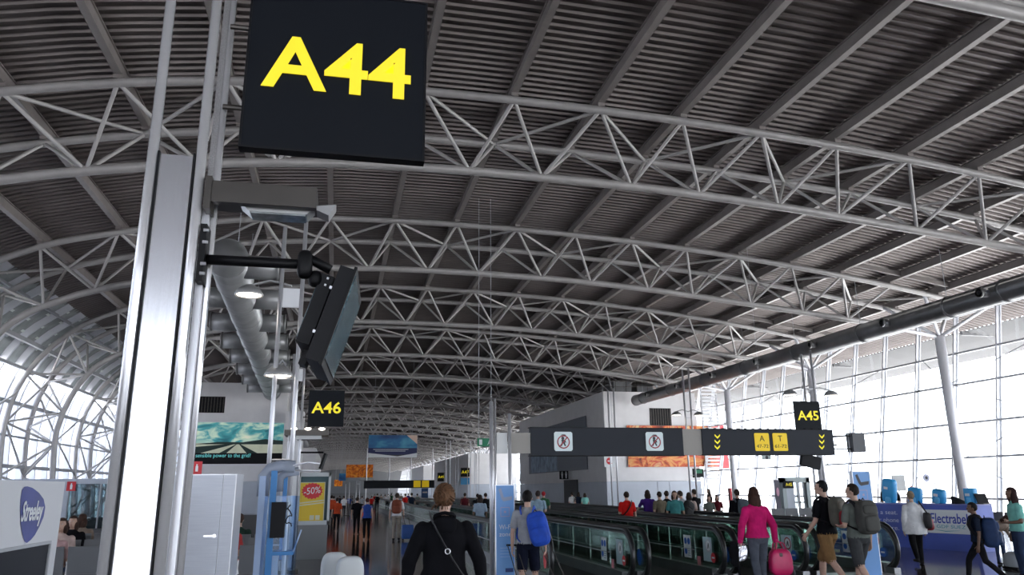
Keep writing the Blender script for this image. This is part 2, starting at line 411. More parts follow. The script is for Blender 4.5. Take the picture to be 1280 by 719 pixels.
# ================================================================ LEFT BARREL SHELL
SH = arc_pts([(-16.35,0),(-16.62,2.5),(-16.72,5.2),(-16.25,7.5),(-15.2,9.3),(-13.35,10.78)], .5)
wl = empty('window_2', (-16.3, 30, 0), kind='structure')
def shell_strip(mb_, ya, yb, za, zb, off=0.0):
    P = [q for q in SH if za-.3 <= q[1] <= zb+.3]
    n = len(P)
    mb_.add([(x+off, ya, z) for x, z in P]+[(x+off, yb, z) for x, z in P], [(i, i+1, n+i+1, n+i) for i in range(n-1)])
STEP = BAY/6
ya = -17.6; ribs = []
src = None; gsrc = None; psrc = None; fsrc = None; farf = MB(); farg = MB(); farp = MB(); farm = MB()
def rib(y):
    m_ = MB(); pr = []
    for i, (x, z) in enumerate(SH): pr.append((x, z))
    n = len(pr); w2 = .13
    vs_ = []
    for (x, z) in pr:
        a = Vector((x, z)); c = Vector((-6, 4.5)); d = (c-a).normalized()
        q = a+d*.32
        vs_ += [(x, y-w2/2, z), (x, y+w2/2, z), (q.x, y+w2/2, q.y), (q.x, y-w2/2, q.y)]
    fs_ = []
    for i in range(n-1):
        for k in range(4): fs_.append((i*4+k, i*4+(k+1)%4, (i+1)*4+(k+1)%4, (i+1)*4+k))
    m_.add(vs_, fs_); return m_
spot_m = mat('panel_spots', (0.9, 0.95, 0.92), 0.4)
while ya < YEND:
    if 20 < ya < 100:
        if src is None:
            src = rib(ya).build('shell_rib', palemull_m, wl); y_s = ya
            g = MB(); shell_strip(g, ya+.95, ya+STEP-.06, 0, 7.6); gsrc = g.build('pane', lglass_m, wl, True)
            g = MB(); shell_strip(g, ya+.06, ya+.95, 0, 7.6); fsrc = g.build('fritted_pane', frit_m, wl, True)
            g = MB(); shell_strip(g, ya+.05, ya+STEP-.05, 7.9, 10.6)
            psrc = g.build('shade_panel', panel_m, wl, True)
        else:
            inst(src, 'shell_rib', wl, (0, ya-y_s, 0)); inst(gsrc, 'pane', wl, (0, ya-y_s, 0)); inst(fsrc, 'fritted_pane', wl, (0, ya-y_s, 0)); inst(psrc, 'shade_panel', wl, (0, ya-y_s, 0))
    else:
        r_ = rib(ya); b = len(farm.v); farm.v += r_.v; farm.f += [tuple(i+b for i in f) for f in r_.f]; farm.m += r_.m
        shell_strip(farf, ya+.06, ya+.95, 0, 7.6); shell_strip(farg, ya+.95, ya+STEP-.1, 0, 7.6); shell_strip(farp, ya+.1, ya+STEP-.1, 7.9, 10.6)
    ya += STEP
farm.build('shell_rib', palemull_m, wl, kind='stuff'); farg.build('pane', lglass_m, wl, kind='stuff'); farf.build('fritted_pane', frit_m, wl, kind='stuff'); farp.build('shade_panel', panel_m, wl, kind='stuff')
for (x, z, r) in ((-16.25, 3.0, .09), (-16.4, 4.5, .05), (-16.25, 6.1, .09), (-15.8, 7.75, .07), (-15.2, 8.85, .10), (-14.0, 10.15, .06)):
    MB().box((x+.25, (Y0+YEND)/2, z), (r*1.8, YEND-Y0, r*2)).build('shell_rail', mull_m, wl)
# white quads painting in daylight slots and bracket fittings on the grey shade panels
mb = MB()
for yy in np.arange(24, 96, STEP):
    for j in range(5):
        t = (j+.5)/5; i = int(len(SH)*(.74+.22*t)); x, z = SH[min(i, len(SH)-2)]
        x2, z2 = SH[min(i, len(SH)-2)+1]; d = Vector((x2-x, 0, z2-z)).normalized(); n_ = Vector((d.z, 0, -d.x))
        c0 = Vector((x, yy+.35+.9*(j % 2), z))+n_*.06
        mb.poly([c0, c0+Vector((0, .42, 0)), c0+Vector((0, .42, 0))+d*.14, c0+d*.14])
mb.build('bracket_daylight_spot', spot_m, wl, kind='stuff')
# X bracing between adjacent trusses on the barrel side
brc = empty('wall_bracing', (-15, 44, 3), 'grey tube cross bracing between the trusses on the curved left glass wall', 'bracing')
for k in range(2, 7):
    ya_, yb_ = Tc(k)+HW, Tc(k+1)-HW
    for (p, q) in (((-15.95, 2.7), (-15.7, 6.6)),):
        for (s0, s1) in ((p, q), (q, p)):
            m_ = ((p[0]+q[0])/2, (p[1]+q[1])/2)
            MB().cyl((s0[0], ya_, s0[1]), (m_[0]-.1, (ya_+yb_)/2, m_[1]), .055, 6).build('brace', strut_m, brc, True)
            MB().cyl((m_[0]-.1, (ya_+yb_)/2, m_[1]), (s1[0], yb_, s1[1]), .055, 6).build('brace', strut_m, brc, True)
# ================================================================ FLOOR, ENDS, GROUND
def floor_mat():
    m = bpy.data.materials.new('floor_terrazzo'); m.use_nodes = True; nt = m.node_tree; b = nt.nodes['Principled BSDF']
    tc = nt.nodes.new('ShaderNodeTexCoord'); br = nt.nodes.new('ShaderNodeTexBrick'); nt.links.new(tc.outputs['Object'], br.inputs[0])
    br.offset = 0; br.inputs['Scale'].default_value = 1.0; br.inputs['Brick Width'].default_value = 1.2; br.inputs['Row Height'].default_value = 1.2; br.inputs['Mortar Size'].default_value = .006
    br.inputs['Color1'].default_value = (.125, .098, .092, 1); br.inputs['Color2'].default_value = (.145, .115, .108, 1); br.inputs['Mortar'].default_value = (.24, .205, .195, 1)
    n = nt.nodes.new('ShaderNodeTexNoise'); n.inputs['Scale'].default_value = 60; nt.links.new(tc.outputs['Object'], n.inputs['Vector'])
    mx = nt.nodes.new('ShaderNodeMixRGB'); mx.blend_type = 'MULTIPLY'; mx.inputs[0].default_value = .5
    nt.links.new(br.outputs[0], mx.inputs[1]); nt.links.new(n.outputs['Fac'], mx.inputs[2]); nt.links.new(mx.outputs[0], b.inputs['Base Color'])
    b.inputs['Roughness'].default_value = .10; b.inputs['Specular IOR Level'].default_value = .75
    MATS['floor'] = m; return m
MB().box(((-17+31)/2, (Y0+YEND)/2, -.1), (48.5, YEND-Y0, .2)).build('floor', floor_mat(), kind='structure')
carpet_m = mat('dark_carpet', (0.045, 0.04, 0.042), 0.9, 0, 0.2, 20)
MB().box2((-16.2, -10, 0), (-2.6, 60, .012)).build('trim_2', carpet_m, kind='structure')
g_m = mat('apron_concrete', (0.45, 0.45, 0.46), 0.8, 0, 0.08, .05)
g = MB().box((8, 120, -.6), (900, 900, .4)).build('ground', g_m, kind='structure')
eb = empty('window_3', (8, Y0, 0), kind='structure')
for x in np.arange(-15, 32, 3.0): MB().box((x, Y0, 3.2), (.12, .12, 6.4)).build('mullion', palemull_m, eb)
for z in (2.2, 4.3): MB().box((8, Y0, z), (48, .1, .1)).build('transom', palemull_m, eb)
for x in np.arange(-15, 30, 3.0): MB().poly([(x, Y0, 0), (x+3, Y0, 0), (x+3, Y0, 6.4), (x, Y0, 6.4)]).build('pane', eglass_m, eb)
MB().box2((-16.5, Y0-.2, 6.4), (33, Y0, 13.9)).build('wall_back', white_m, kind='structure')  # unseen wall, solid above the glazing to darken the mast panel's upper reflection
eb = empty('wall_end', (8, YEND, 0), kind='structure')
MB().box((8, YEND, 7), (50, .3, 14)).build('end_panel', seat_m, eb)
# ================================================================ SERVICE BLOCKS IN THE HALL
def louvre_vent(mb_f, o, r, u, wdt, hgt, parent, n=9):
    f = MB(); frame_quad(f, o, r, u, -wdt/2, -hgt/2, wdt/2, hgt/2, .01, .03); v = f.build('vent', black_m, parent)
    for i in range(n):
        x = -wdt/2+wdt*(i+.5)/n; q = MB(); frame_quad(q, o, r, u, x-.03, -hgt/2+.04, x+.03, hgt/2-.04, .045, .03); q.build('vent_blade', dsteel_m, v)
zt = 9.75
rb = empty('wall_block_right', (27, 63, 0), kind='structure')
MB().box2((22.4, 63, 2.15), (31.0, 95, zt)).build('upper_wall', white_m, rb)
MB().box2((22.38, 62.98, 0), (31.02, 95.02, 2.13)).build('lower_wall', bluewall_m, rb)
louvre_vent(None, (27.6, 63, 7.6), XP, ZP, 2.0, 1.5, rb)
for px in (828, 843):
    a = onY(px, 603, 63); q = MB(); q.box((a.x, 62.97, 1.05), (.95, .06, 2.05)); dd = q.build('door_panel', bluewall_m, rb)
    MB().box((a.x+.35, 62.92, 1.0), (.14, .05, .03)).build('handle', chrome_m, dd)
a = onX(715, 600, 22.4); 
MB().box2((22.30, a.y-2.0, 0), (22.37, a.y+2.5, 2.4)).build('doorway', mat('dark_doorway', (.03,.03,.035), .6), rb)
# roof plant on top of the block
t = empty('roof_plant', (26, 70, zt), 'dark ventilation units and rail on top of the right white block', 'ventilation unit')
MB().box2((24.5, 66, zt), (26.2, 69, zt+1.3)).box2((27, 66.5, zt), (28.6, 70, zt+1.0)).build('plant_unit', duct_m, t)
m_ = MB()
for x in np.arange(22.7, 30.9, 1.0): m_.cyl((x, 63.4, zt), (x, 63.4, zt+1.0), .03, 6)
m_.cyl((22.7, 63.4, zt+1), (30.9, 63.4, zt+1), .03, 6); m_.cyl((22.7, 63.4, zt+.5), (30.9, 63.4, zt+.5), .02, 6); m_.build('railing', dsteel_m, t)
# further blocks
for i, (x0, x1, ya_, yb_, zz) in enumerate(((22.4, 31, 134, 182, 7.6), (-10.8, -3.4, 134, 182, 8.5), (22.4, 31, 205, 240, 7.6))):
    b = empty('wall_block_%s' % ['far_right', 'far_left', 'end_right'][i], (x0, ya_, 0), kind='structure')
    MB().box2((x0, ya_, 2.4), (x1, yb_, zz)).build('upper_wall', white_m, b); MB().box2((x0-.02, ya_-.02, 0), (x1+.02, yb_, 2.38)).build('lower_wall', bluewall_m, b)
# left block with the landscape billboard
lb = empty('wall_block_left', (-7, 63, 0), kind='structure')
MB().box2((-10.9, 63, 2.4), (-4.0, 95, 9.9)).build('upper_wall', white_m, lb); MB().box2((-10.92, 62.98, 0), (-3.98, 95, 2.38)).build('lower_wall', bluewall_m, lb)
va = onY(264, 506, 63); louvre_vent(None, va, XP, ZP, 2.0, 1.25, lb)
# white column right of the billboard
MB().box2((-4.0, 61.6, 0), (-2.6, 63.2, 7.6)).build('corner_pier', white_m, lb)
# low wall with glazing, far left
lw = empty('wall_low_left', (-11, 42, 0), kind='structure')
MB().box2((-15.4, 42, 0), (-12.6, 42.25, 2.35)).box2((-12.6, 42, 2.1), (-8.6, 42.25, 2.35)).build('low_wall_panel', bluewall_m, lw)
MB().box2((-12.6, 42.1, 0), (-8.6, 42.14, 2.1)).build('pane', glass('low_glass', (.25, .32, .34), .12), lw)
for x in (-12.6, -11.2, -9.8): MB().box((x, 42.1, 1.05), (.06, .1, 2.1)).build('glazing_bar', mull_m, lw)

# ---- big landscape billboard on left block
def quadY(p0, p1, Y): return (Vector(p0), Vector(p1))
sky_m = ramp_mat('billboard_sky', [(0.30, (0.02, 0.14, 0.17)), (0.45, (0.06, 0.32, 0.34)), (0.55, (0.45, 0.62, 0.50)), (0.75, (0.80, 0.82, 0.62))], .7, .5, stretch=(1, 1, 2.2), emit=.35, distort=.8)
land_m = mat('billboard_ground', (0.50, 0.52, 0.40), .5, 0, .1, 2, emit=(.5, .52, .4), es=.25)
hill_m = mat('billboard_hills', (0.01, 0.035, 0.03), .5)
A = onY(243, 528, 62.9); B = onY(352, 580, 62.9); o = Vector((A.x, 62.9, B.z)); W = B.x-A.x; Hh = A.z-B.z
bb = empty('billboard', (A.x+W/2, 62.9, 0), 'wide backlit billboard of a straight road under a teal sky, on the left white block', 'billboard')
frame_quad(MB(), o, XP, ZP, -.12, -.12, W+.12, Hh+.12, -.06, .10).build('frame', whitepaint_m, bb)
frame_quad(MB(), o, XP, ZP, 0, Hh*.48, W, Hh, .05).build('sky_print', sky_m, bb)
frame_quad(MB(), o, XP, ZP, 0, 0, W, Hh*.30, .05).build('black_band', black_m, bb)
frame_quad(MB(), o, XP, ZP, 0, Hh*.26, W, Hh*.50, .055).build('ground_print', land_m, bb)
frame_poly(MB(), o, XP, ZP, [(0, Hh*.47), (W*.3, Hh*.53), (W*.55, Hh*.52), (W*.8, Hh*.60), (W, Hh*.56), (W, Hh*.47)], .06).build('hill_print', hill_m, bb)
vx, vy = W*.50, Hh*.50
for (a, b) in ((.30, .38), (.60, .72)):
    frame_poly(MB(), o, XP, ZP, [(W*a, Hh*.26), (W*b, Hh*.26), (vx, vy)], .062).build('rail_print', hill_m, bb)
frame_poly(MB(), o, XP, ZP, [(0, Hh*.40), (W*.03, Hh*.26), (W*.10, Hh*.26), (vx, vy)], .0615).build('rail_print', hill_m, bb)
text('lettering', 'sensible power to the grid?', Hh*.13, mat('teal_text', (.15,.55,.55), .5, emit=(.15,.6,.6), es=.5), o+Vector((W*.35, -.07, Hh*.20)), XP, ZP, bb, width=W*.6)
text('lettering', 'Nature', Hh*.11, stwhite_m, o+Vector((W*.92, -.07, Hh*.07)), XP, ZP, bb, width=W*.12)
# ---- painted banner on the front of the right block
pa = ramp_mat('banner_painting', [(0.34, (0.05, 0.02, 0.015)), (0.44, (0.62, 0.10, 0.03)), (0.51, (0.80, 0.40, 0.13)), (0.56, (0.60, 0.04, 0.03)), (0.68, (0.80, 0.58, 0.28))], .55, .6, distort=1.5)
A = onY(783, 532, 62.9); B = onY(897, 583.5, 62.9); o = Vector((A.x, 62.88, B.z)); W = B.x-A.x; Hh = A.z-B.z
bn = empty('banner', (A.x+W/2, 62.9, 0), 'wide orange and red painted banner across the front of the right white block', 'banner')
frame_quad(MB(), o, XP, ZP, 0, 0, W, Hh, 0, .05).build('printed_panel', pa, bn)
frame_quad(MB(), o, XP, ZP, W, Hh*-.05, W+1.1, Hh*1.02, 0, .05).build('red_strip', red_m, bn)
# ---- dark advert on the side of the right block
ad_m = mat('advert_slate', (0.085, 0.10, 0.14), .5); adb = ramp_mat('advert_blue', [(0.35, (0.06, 0.10, 0.18)), (0.6, (0.22, 0.33, 0.47))], 1.3, .5)
a0 = onX(662, 592, 22.35); a1 = onX(735, 587, 22.35); ztop = onX(735, 519, 22.35).z
ad = empty('wall_advert', (22.3, (a0.y+a1.y)/2, 0), 'large dark blue advert on the side wall of the right white block', 'poster')
o = Vector((22.35, a0.y, a1.z)); W = a0.y-a1.y; Hh = ztop-a1.z
frame_quad(MB(), o, YN, ZP, 0, 0, W, Hh, 0, .06).build('printed_panel', ad_m, ad)
frame_quad(MB(), o, YN, ZP, W*.05, Hh*.02, W*.55, Hh*.45, .07).build('pale_figure_print', adb, ad)
# ---- small wall signs
def ysign(name, px0, py0, px1, py1, Y, m_, label, cat, th=.08, parent=None):
    a = onY(px0, py0, Y); b = onY(px1, py1, Y)
    t = empty(name, ((a.x+b.x)/2, Y, b.z), label, cat)
    MB().box2((a.x, Y, b.z), (b.x, Y+th, a.z)).build('panel', m_, t); return t, a, b
a = onX(710, 594, 22.35)
t = empty('toilet_sign', (22.3, a.y, a.z), 'small black toilet sign with two white figures above the dark doorway', 'sign')
MB().box((21.9, a.y-.1, a.z), (.9, .1, .8)).build('panel', black_m, t)
for s in (-1, 1):
    c = Vector((21.9+s*.2, a.y-.17, a.z))
    frame_poly(MB(), c, XP, ZP, disc(0, .26, .07)).build('pictogram', stwhite_m, t); frame_poly(MB(), c, XP, ZP, [(-.11, .17), (.11, .17), (.08, -.1), (.06, -.33), (-.06, -.33), (-.08, -.1)]).build('pictogram', stwhite_m, t)
t, a, b = ysign('no_entry_sign', 755, 569, 769, 584, 60, stwhite_m, 'white panel with red no entry disc hanging before the right block corner', 'sign')
MB().cyl((a.x+.1, 60.04, a.z), (a.x+.1, 60.04, 12.3), .015, 5).cyl((b.x-.1, 60.04, a.z), (b.x-.1, 60.04, 12.3), .015, 5).build('hanger', mull_m, t); c = Vector(((a.x+b.x)/2, 59.99, (a.z+b.z)/2)); frame_poly(MB(), c, XP, ZP, disc(0, 0, .28), .01).build('red_disc', red_m, t); frame_quad(MB(), c, XP, ZP, -.18, -.04, .18, .04, .02).build('white_bar', stwhite_m, t)
t, a, b = ysign('exit_sign', 866, 586, 880, 597, 45, black_m, 'black box sign with green running figure right of the painted banner', 'sign')
c = Vector(((a.x+b.x)/2, 44.99, (a.z+b.z)/2)); frame_quad(MB(), c, XP, ZP, -.25, -.02, .25, .2, .01).build('green_print', green_m, t)
t, a, b = ysign('exit_sign', 597, 548, 616, 558, 29, green_m, 'green exit sign with white running figure beside the tall centre mast', 'sign')
c = Vector((a.x, 28.99, (a.z+b.z)/2)); w_ = b.x-a.x
frame_quad(MB(), c, XP, ZP, w_*.1, -.1, w_*.3, .1, .01).build('white_print', stwhite_m, t); frame_poly(MB(), c, XP, ZP, [(w_*.62, -.12), (w_*.7, -.02), (w_*.78, .12), (w_*.9, .1), (w_*.8, 0), (w_*.9, -.12), (w_*.74, -.05)], .01).build('white_print', stwhite_m, t)
MB().cyl((a.x+.05, 29.04, a.z), (a.x+.05, 29.04, 13.3), .012, 5).cyl((b.x-.05, 29.04, a.z), (b.x-.05, 29.04, 13.3), .012, 5).build('hanger', mull_m, t)
# hanging adverts down the hall
t, a, b = ysign('hanging_banner', 461, 544, 521, 572, 70, mat('banner_backing', (.05,.05,.05)), 'blue sea and sky hanging advert in the middle of the hall', 'banner', .12)
oc = ramp_mat('ocean_print', [(0.3, (0.01, 0.03, 0.14)), (0.5, (0.02, 0.16, 0.36)), (0.62, (0.10, 0.42, 0.56)), (0.75, (0.7, 0.8, 0.85))], .55, .5, stretch=(.6, 1, 1.4))
W = b.x-a.x; Hh = a.z-b.z; o = Vector((a.x, 69.99, b.z))
frame_quad(MB(), o, XP, ZP, 0, Hh*.15, W, Hh, .02).build('ocean_print', oc, t); frame_quad(MB(), o, XP, ZP, 0, Hh*.12, W, Hh*.42, .03).build('navy_band', mat('navy', (.008,.015,.09), .5), t)
frame_poly(MB(), o, XP, ZP, [(0, 0), (W, 0), (W, Hh*.2), (W*.6, Hh*.05), (0, Hh*.2)], .04).build('white_swoosh', stwhite_m, t)
frame_poly(MB(), o, XP, ZP, [(W*.78, Hh), (W, Hh), (W, Hh*.6)], .04).build('pale_corner', mat('peach', (.75,.55,.45), .5), t)
for k_, (f0, f1) in enumerate(((.10, .82), (.14, .76))): frame_quad(MB(), o, XP, ZP, W*f0, Hh*(.345-.07*k_), W*f1, Hh*(.365-.07*k_), .045).build('small_print_line', stwhite_m, t)
for f in (.1, .9): MB().cyl((a.x+W*f, 70.06, a.z), (a.x+W*f, 70.06, 13.3), .02, 5).build('hanger', mull_m, t)
orm = ramp_mat('orange_print', [(0.35, (0.45, 0.07, 0.01)), (0.5, (0.85, 0.22, 0.01)), (0.65, (0.95, 0.45, 0.05))], 1.6, .5, distort=2, emit=.12)
t, a, b = ysign('hanging_banner', 433, 581, 466, 597, 95, orm, 'orange patterned hanging advert beyond the blue one', 'banner', .12)
MB().cyl((a.x+.3, 95, a.z), (a.x+.3, 95, 13.3), .02, 5).cyl((b.x-.3, 95, a.z), (b.x-.3, 95, 13.3), .02, 5).build('hanger', mull_m, t)
MB().box2((a.x, 94.95, b.z-.35), (b.x, 95.1, b.z)).build('white_strip', stwhite_m, t)
t, a, b = ysign('hanging_banner', 424, 592, 452, 601, 120, oc, 'small blue hanging advert under the orange one', 'banner', .12)
MB().cyl((a.x+.2, a.y+.06, a.z), (a.x+.2, a.y+.06, 13.3), .02, 5).cyl((b.x-.2, a.y+.06, a.z), (b.x-.2, a.y+.06, 13.3), .02, 5).build('hanger', mull_m, t)
t, a, b = ysign('hanging_banner', 418, 600, 428, 608, 130, orm, 'tiny red orange hanging advert at the far left end', 'banner', .12)
MB().cyl((a.x+.2, a.y+.06, a.z), (a.x+.2, a.y+.06, 13.3), .02, 5).cyl((b.x-.2, a.y+.06, a.z), (b.x-.2, a.y+.06, 13.3), .02, 5).build('hanger', mull_m, t)
# far gantry
t, a, b = ysign('gantry_sign', 455, 601, 543, 610, 85, band_m, 'long dark overhead gantry sign far down the hall with two yellow plates', 'sign', .2)
W = b.x-a.x; Hh = a.z-b.z; o = Vector((a.x, 84.99, b.z))
for f in (.70, .82): frame_quad(MB(), o, XP, ZP, W*f, Hh*.1, W*(f+.10), Hh*.95, .02, .02).build('yellow_plate', yelp_m, t)
for f in (.03, .35, .66, .97): MB().cyl((a.x+W*f, 85.1, 0), (a.x+W*f, 85.1, 6), .06, 8).build('post', steel_m, t)
# small gate signs beyond
for (p, s, lab) in (((576, 585, 587, 596), 'A47', 'small dark gate sign reading A47 far down the hall'), ((547, 591, 556, 602), 'A49', 'tiny dark gate sign reading A49 beyond A47')):
    t, a, b = ysign('gate_sign', *p, 75, sign_m, lab, 'sign'); W = b.x-a.x
    text('lettering', s, W*.5, yel_m, Vector(((a.x+b.x)/2, 74.97, (a.z+b.z)/2)), XP, ZP, t, width=W*.85)
    MB().cyl((b.x+.1, 75, 0), (b.x+.1, 75, 6.2), .05, 6).cyl((b.x+.5, 75, 0), (b.x+.5, 75, 6.2), .05, 6).build('post', steel_m, t)
    if s == 'A47': MB().box2((a.x, 75, b.z-.75), (b.x, 75.06, b.z-.1)).build('blue_plate', cyan_m, t)

a = onY(527, 610.5, 84); b = onY(535, 630, 84); t = empty('blue_display_panel', ((a.x+b.x)/2, 84, 0), 'upright blue display panel under the right end of the far gantry sign', 'panel')
MB().box2((a.x, 84, 0), (b.x, 84.2, a.z)).build('panel', mat('panel_deepblue', (.02,.10,.30), .5), t); MB().box2((a.x+.1, 83.98, a.z-.5), (b.x-.1, 84, a.z-.35)).build('print', stwhite_m, t)
# ================================================================ DUCTS
def duct(label, P0, P1, r, group, nozz, nr, nl, side, duct_m=duct_m):
    P0 = Vector(P0); P1 = Vector(P1); d = (P1-P0).normalized(); L = (P1-P0).length
    t = empty('air_duct', P0, label, 'duct', group)
    MB().cyl(P0, P1, r, 28).build('pipe', duct_m, t, True)
    s = 0.0
    while s < L:
        p = P0+d*s; MB().cyl(p, p+d*.10, r+.035, 28).build('flange', duct_m, t, True); s += 5.65/2 if s < 40 else 5.65
    c = P1; MB().lathe(c, [(0.01, r*.45), (r*.6, r*.35), (r*.95, r*.1), (r*1.06, 0), (r*1.06, -.12)], 24, Vector((0,0,1)).rotation_difference(d).to_matrix()).build('end_cap', duct_m, t, True)
    for q in nozz:
        p = P0+d*q
        for sd in side:
            a = p+Vector((sd*r*.6, 0, 0)); b = p+Vector((sd*(r+nl), 0, 0))
            n_ = MB().cyl(a, b, nr, 18); no = n_.build('nozzle', duct_m, t, True)
            MB().cyl(b-Vector((sd*.08, 0, 0)), b, nr+.03, 18).build('nozzle_rim', lampgrey_m, no, True)
            MB().cyl(b, b+Vector((sd*.01, 0, 0)), nr*.6, 14).build('nozzle_mouth', black_m, no)
    for q in np.arange(3, L, 5.65):
        p = P0+d*q; MB().cyl(p+Vector((0, 0, r)), Vector((p.x, p.y, zc(p.x)+.2)), .015, 5).build('hanger_rod', mull_m, t)
duct('long dark round ventilation duct running along the right side under the roof', (25, -16, 8.9), (25, 62.0, 8.9), .44, 'ventilation ducts', [16+24.1-.0-0+5.65*i for i in range(-2, 7)], .17, .35, (-1,))
duct('round grey ventilation duct high on the left behind the A44 mast', (-3.75, 25, 9.0), (-5.05, 61.0, 9.0), .62, 'ventilation ducts', [1.0+4.6*i for i in range(8)], .40, 1.0, (-1, 1), lduct_m)
# far continuation ducts
for x in (25, -5): 
    t = empty('air_duct', (x, 97, 8.9), 'far ventilation duct on the %s beyond the white block' % ('right' if x > 0 else 'left'), 'duct'); MB().cyl((x, 97, 8.9), (x, 132, 8.9), .5, 16).build('pipe', duct_m, t, True)
# louvre screen between right block and glass wall
t = empty('louvre_screen', (31.4, 62, 0), 'tall grey louvre screen between the right white block and the glass wall', 'louvre')
for i in range(26): MB().box((31.6, 61.5, 2.3+i*.3), (1.5, .05, .16), Matrix.Rotation(.5, 3, 'X')).build('slat', mull_m, t)
for x in (30.85, 32.3): MB().box((x, 61.5, 5.4), (.1, .12, 8)).build('frame_post', mull_m, t)
# ================================================================ GATE MASTS
def gate_mast(x, y, top, w, label, lamps=(), panel=None, spread=None, rr=.032, group='gate masts', cat='mast'):
    t = empty('gate_mast', (x, y, 0), label, cat, group)
    for s in (-.5, .5): MB().cyl((x+s*w, y, 0), (x+s*w, y, top-(.12 if s < 0 else 0)), rr, 14).build('upright', steel_m, t, True)
    MB().box((x, y, .02), (w+.25, .3, .04)).build('base_plate', dsteel_m, t)
    for z in np.arange(1.0, top-.3, 1.1): MB().cyl((x-w/2, y, z), (x+w/2, y, z), .012, 6).build('spreader', steel_m, t)
    if spread: MB().box((x, y, spread), (w-.06, .03, .28)).build('white_plate', whitepaint_m, t)
    for (lx, lz) in lamps:
        R = None
        l = MB().lathe((lx, y+.12, lz), [(.02, .14), (.07, .13), (.16, .07), (.20, 0), (.19, -.02)], 20).build('lamp_bowl', lampgrey_m, t, True)
        frame_poly(MB(), (lx, y+.12, lz-.01), XP, (0, -1, 0), disc(0, 0, .17)).build('lamp_disc', lamp_m, l)
        MB().tube([(x, y, lz+.12), ((x+lx)/2, y+.06, lz+.2), (lx, y+.12, lz+.13)], .018, 6).build('lamp_arm', lampgrey_m, l)
    return t
# ---- nearest mast with brushed steel box, A44
Ym = 3.1
XL, XM, XR = -.785, -.60, -.545
t = empty('gate_mast', (-.68, Ym, 0), 'tall polished steel mast in the left foreground with a broad brushed steel panel', 'mast', 'gate masts')
for (x, yy, r) in ((XL, Ym, .021), (XM, Ym-.0, .021), (XR-.005, Ym+.10, .016)):
    MB().cyl((x, yy, 0), (x, yy, 5.2), r, 20).build('upright', chrome_m, t, True)
MB().box((XR-.028, Ym+.09, 2.6), (.024, .012, 5.2)).build('perforated_strip', mat('perforated', (.35,.34,.34), .5, .6, .25, 260), t)
MB().box((XM-.025, Ym-.004, 1.52), (.008, .02, 3.04)).build('dark_seal', black_m, t); MB().box((XL+.025, Ym-.004, 1.52), (.008, .02, 3.04)).build('dark_seal', black_m, t)
MB().box2((XL+.030, Ym-.005, 0.0), (XM-.030, Ym+.06, 3.03)).build('steel_panel', mat('satin_panel', (.62, .62, .65), .20, .85, .05, 3, .08, stretch=(60, 60, .8)), t)
MB().box2((XM+.015, Ym+.05, 0), (XR-.012, Ym+.08, 2.95)).build('side_panel', steel_m, t)
MB().box((-.67, Ym+.15, .02), (.5, .6, .04)).build('base_plate', dsteel_m, t)
# sign A44
def gate_sign(s, x0, x1, z0, z1, y, label, bracket_from, th=.05, m_=sign_m, ysz=None):
    t = empty('gate_sign', ((x0+x1)/2, y, z0), label, 'sign', 'gate signs')
    MB().box2((x0, y, z0), (x1, y+th, z1)).build('panel', m_, t)
    e = (x1-x0)*.012
    MB().box2((x0-e, y-.004, z0-e), (x1+e, y+th+.004, z0)).box2((x0-e, y-.004, z1), (x1+e, y+th+.004, z1+e)).box2((x0-e, y-.004, z0), (x0, y+th+.004, z1)).box2((x1, y-.004, z0), (x1+e, y+th+.004, z1)).build('frame', black_m, t)
    W = x1-x0
    text('lettering', s, W*.46, yel_m, ((x0+x1)/2, y-.006, (z0+z1)/2), XP, ZP, t, width=W*.84, depth=.002, bold=.008*W)
    for z in (z0+(z1-z0)*.25, z0+(z1-z0)*.75):
        MB().cyl((bracket_from, y+th/2+.03, z), (x0+.03, y+th/2+.03, z), .012*(W/.75)**.5, 8).build('bracket_rod', dsteel_m, t)
    return t
gate_sign('A44', -.452, .308, 3.10, 3.88, Ym, 'large dark square gate sign with yellow A44 hung on the nearest mast', XR)
# lamp arm: bronze steel box with frosted light panel under it
t = empty('light_fitting', (-.5, Ym, 2.86), 'dark steel box light fitting with a glass panel under the A44 sign', 'lamp')
MB().box2((-.555, Ym-.02, 2.835), (-.13, Ym+.02, 2.925)).build('front_cover', dsteel_m, t)
MB().box2((-.555, Ym+.02, 2.86), (-.13, Ym+.17, 2.925)).build('top_cover', dsteel_m, t); MB().box2((-.57, Ym-.03, 2.80), (-.545, Ym+.17, 2.94)).build('mounting_plate', dsteel_m, t)
l = MB().prism([(-.44, Ym+.03, 2.855), (-.14, Ym+.03, 2.855), (-.17, Ym+.04, 2.825), (-.40, Ym+.04, 2.825)], (0, .10, 0)).build('lens_tray', lens_m, t)
MB().box2((-.395, Ym+.045, 2.818), (-.175, Ym+.135, 2.825)).build('lens', mat('lens_glass', (.30,.32,.32), .12, .1, .3, 20), l)
MB().prism([(-.13, Ym+.02, 2.86), (-.05, Ym+.02, 2.87), (-.08, Ym+.02, 2.82), (-.13, Ym+.02, 2.84)], (0, .09, 0)).build('end_reflector', lampgrey_m, t)
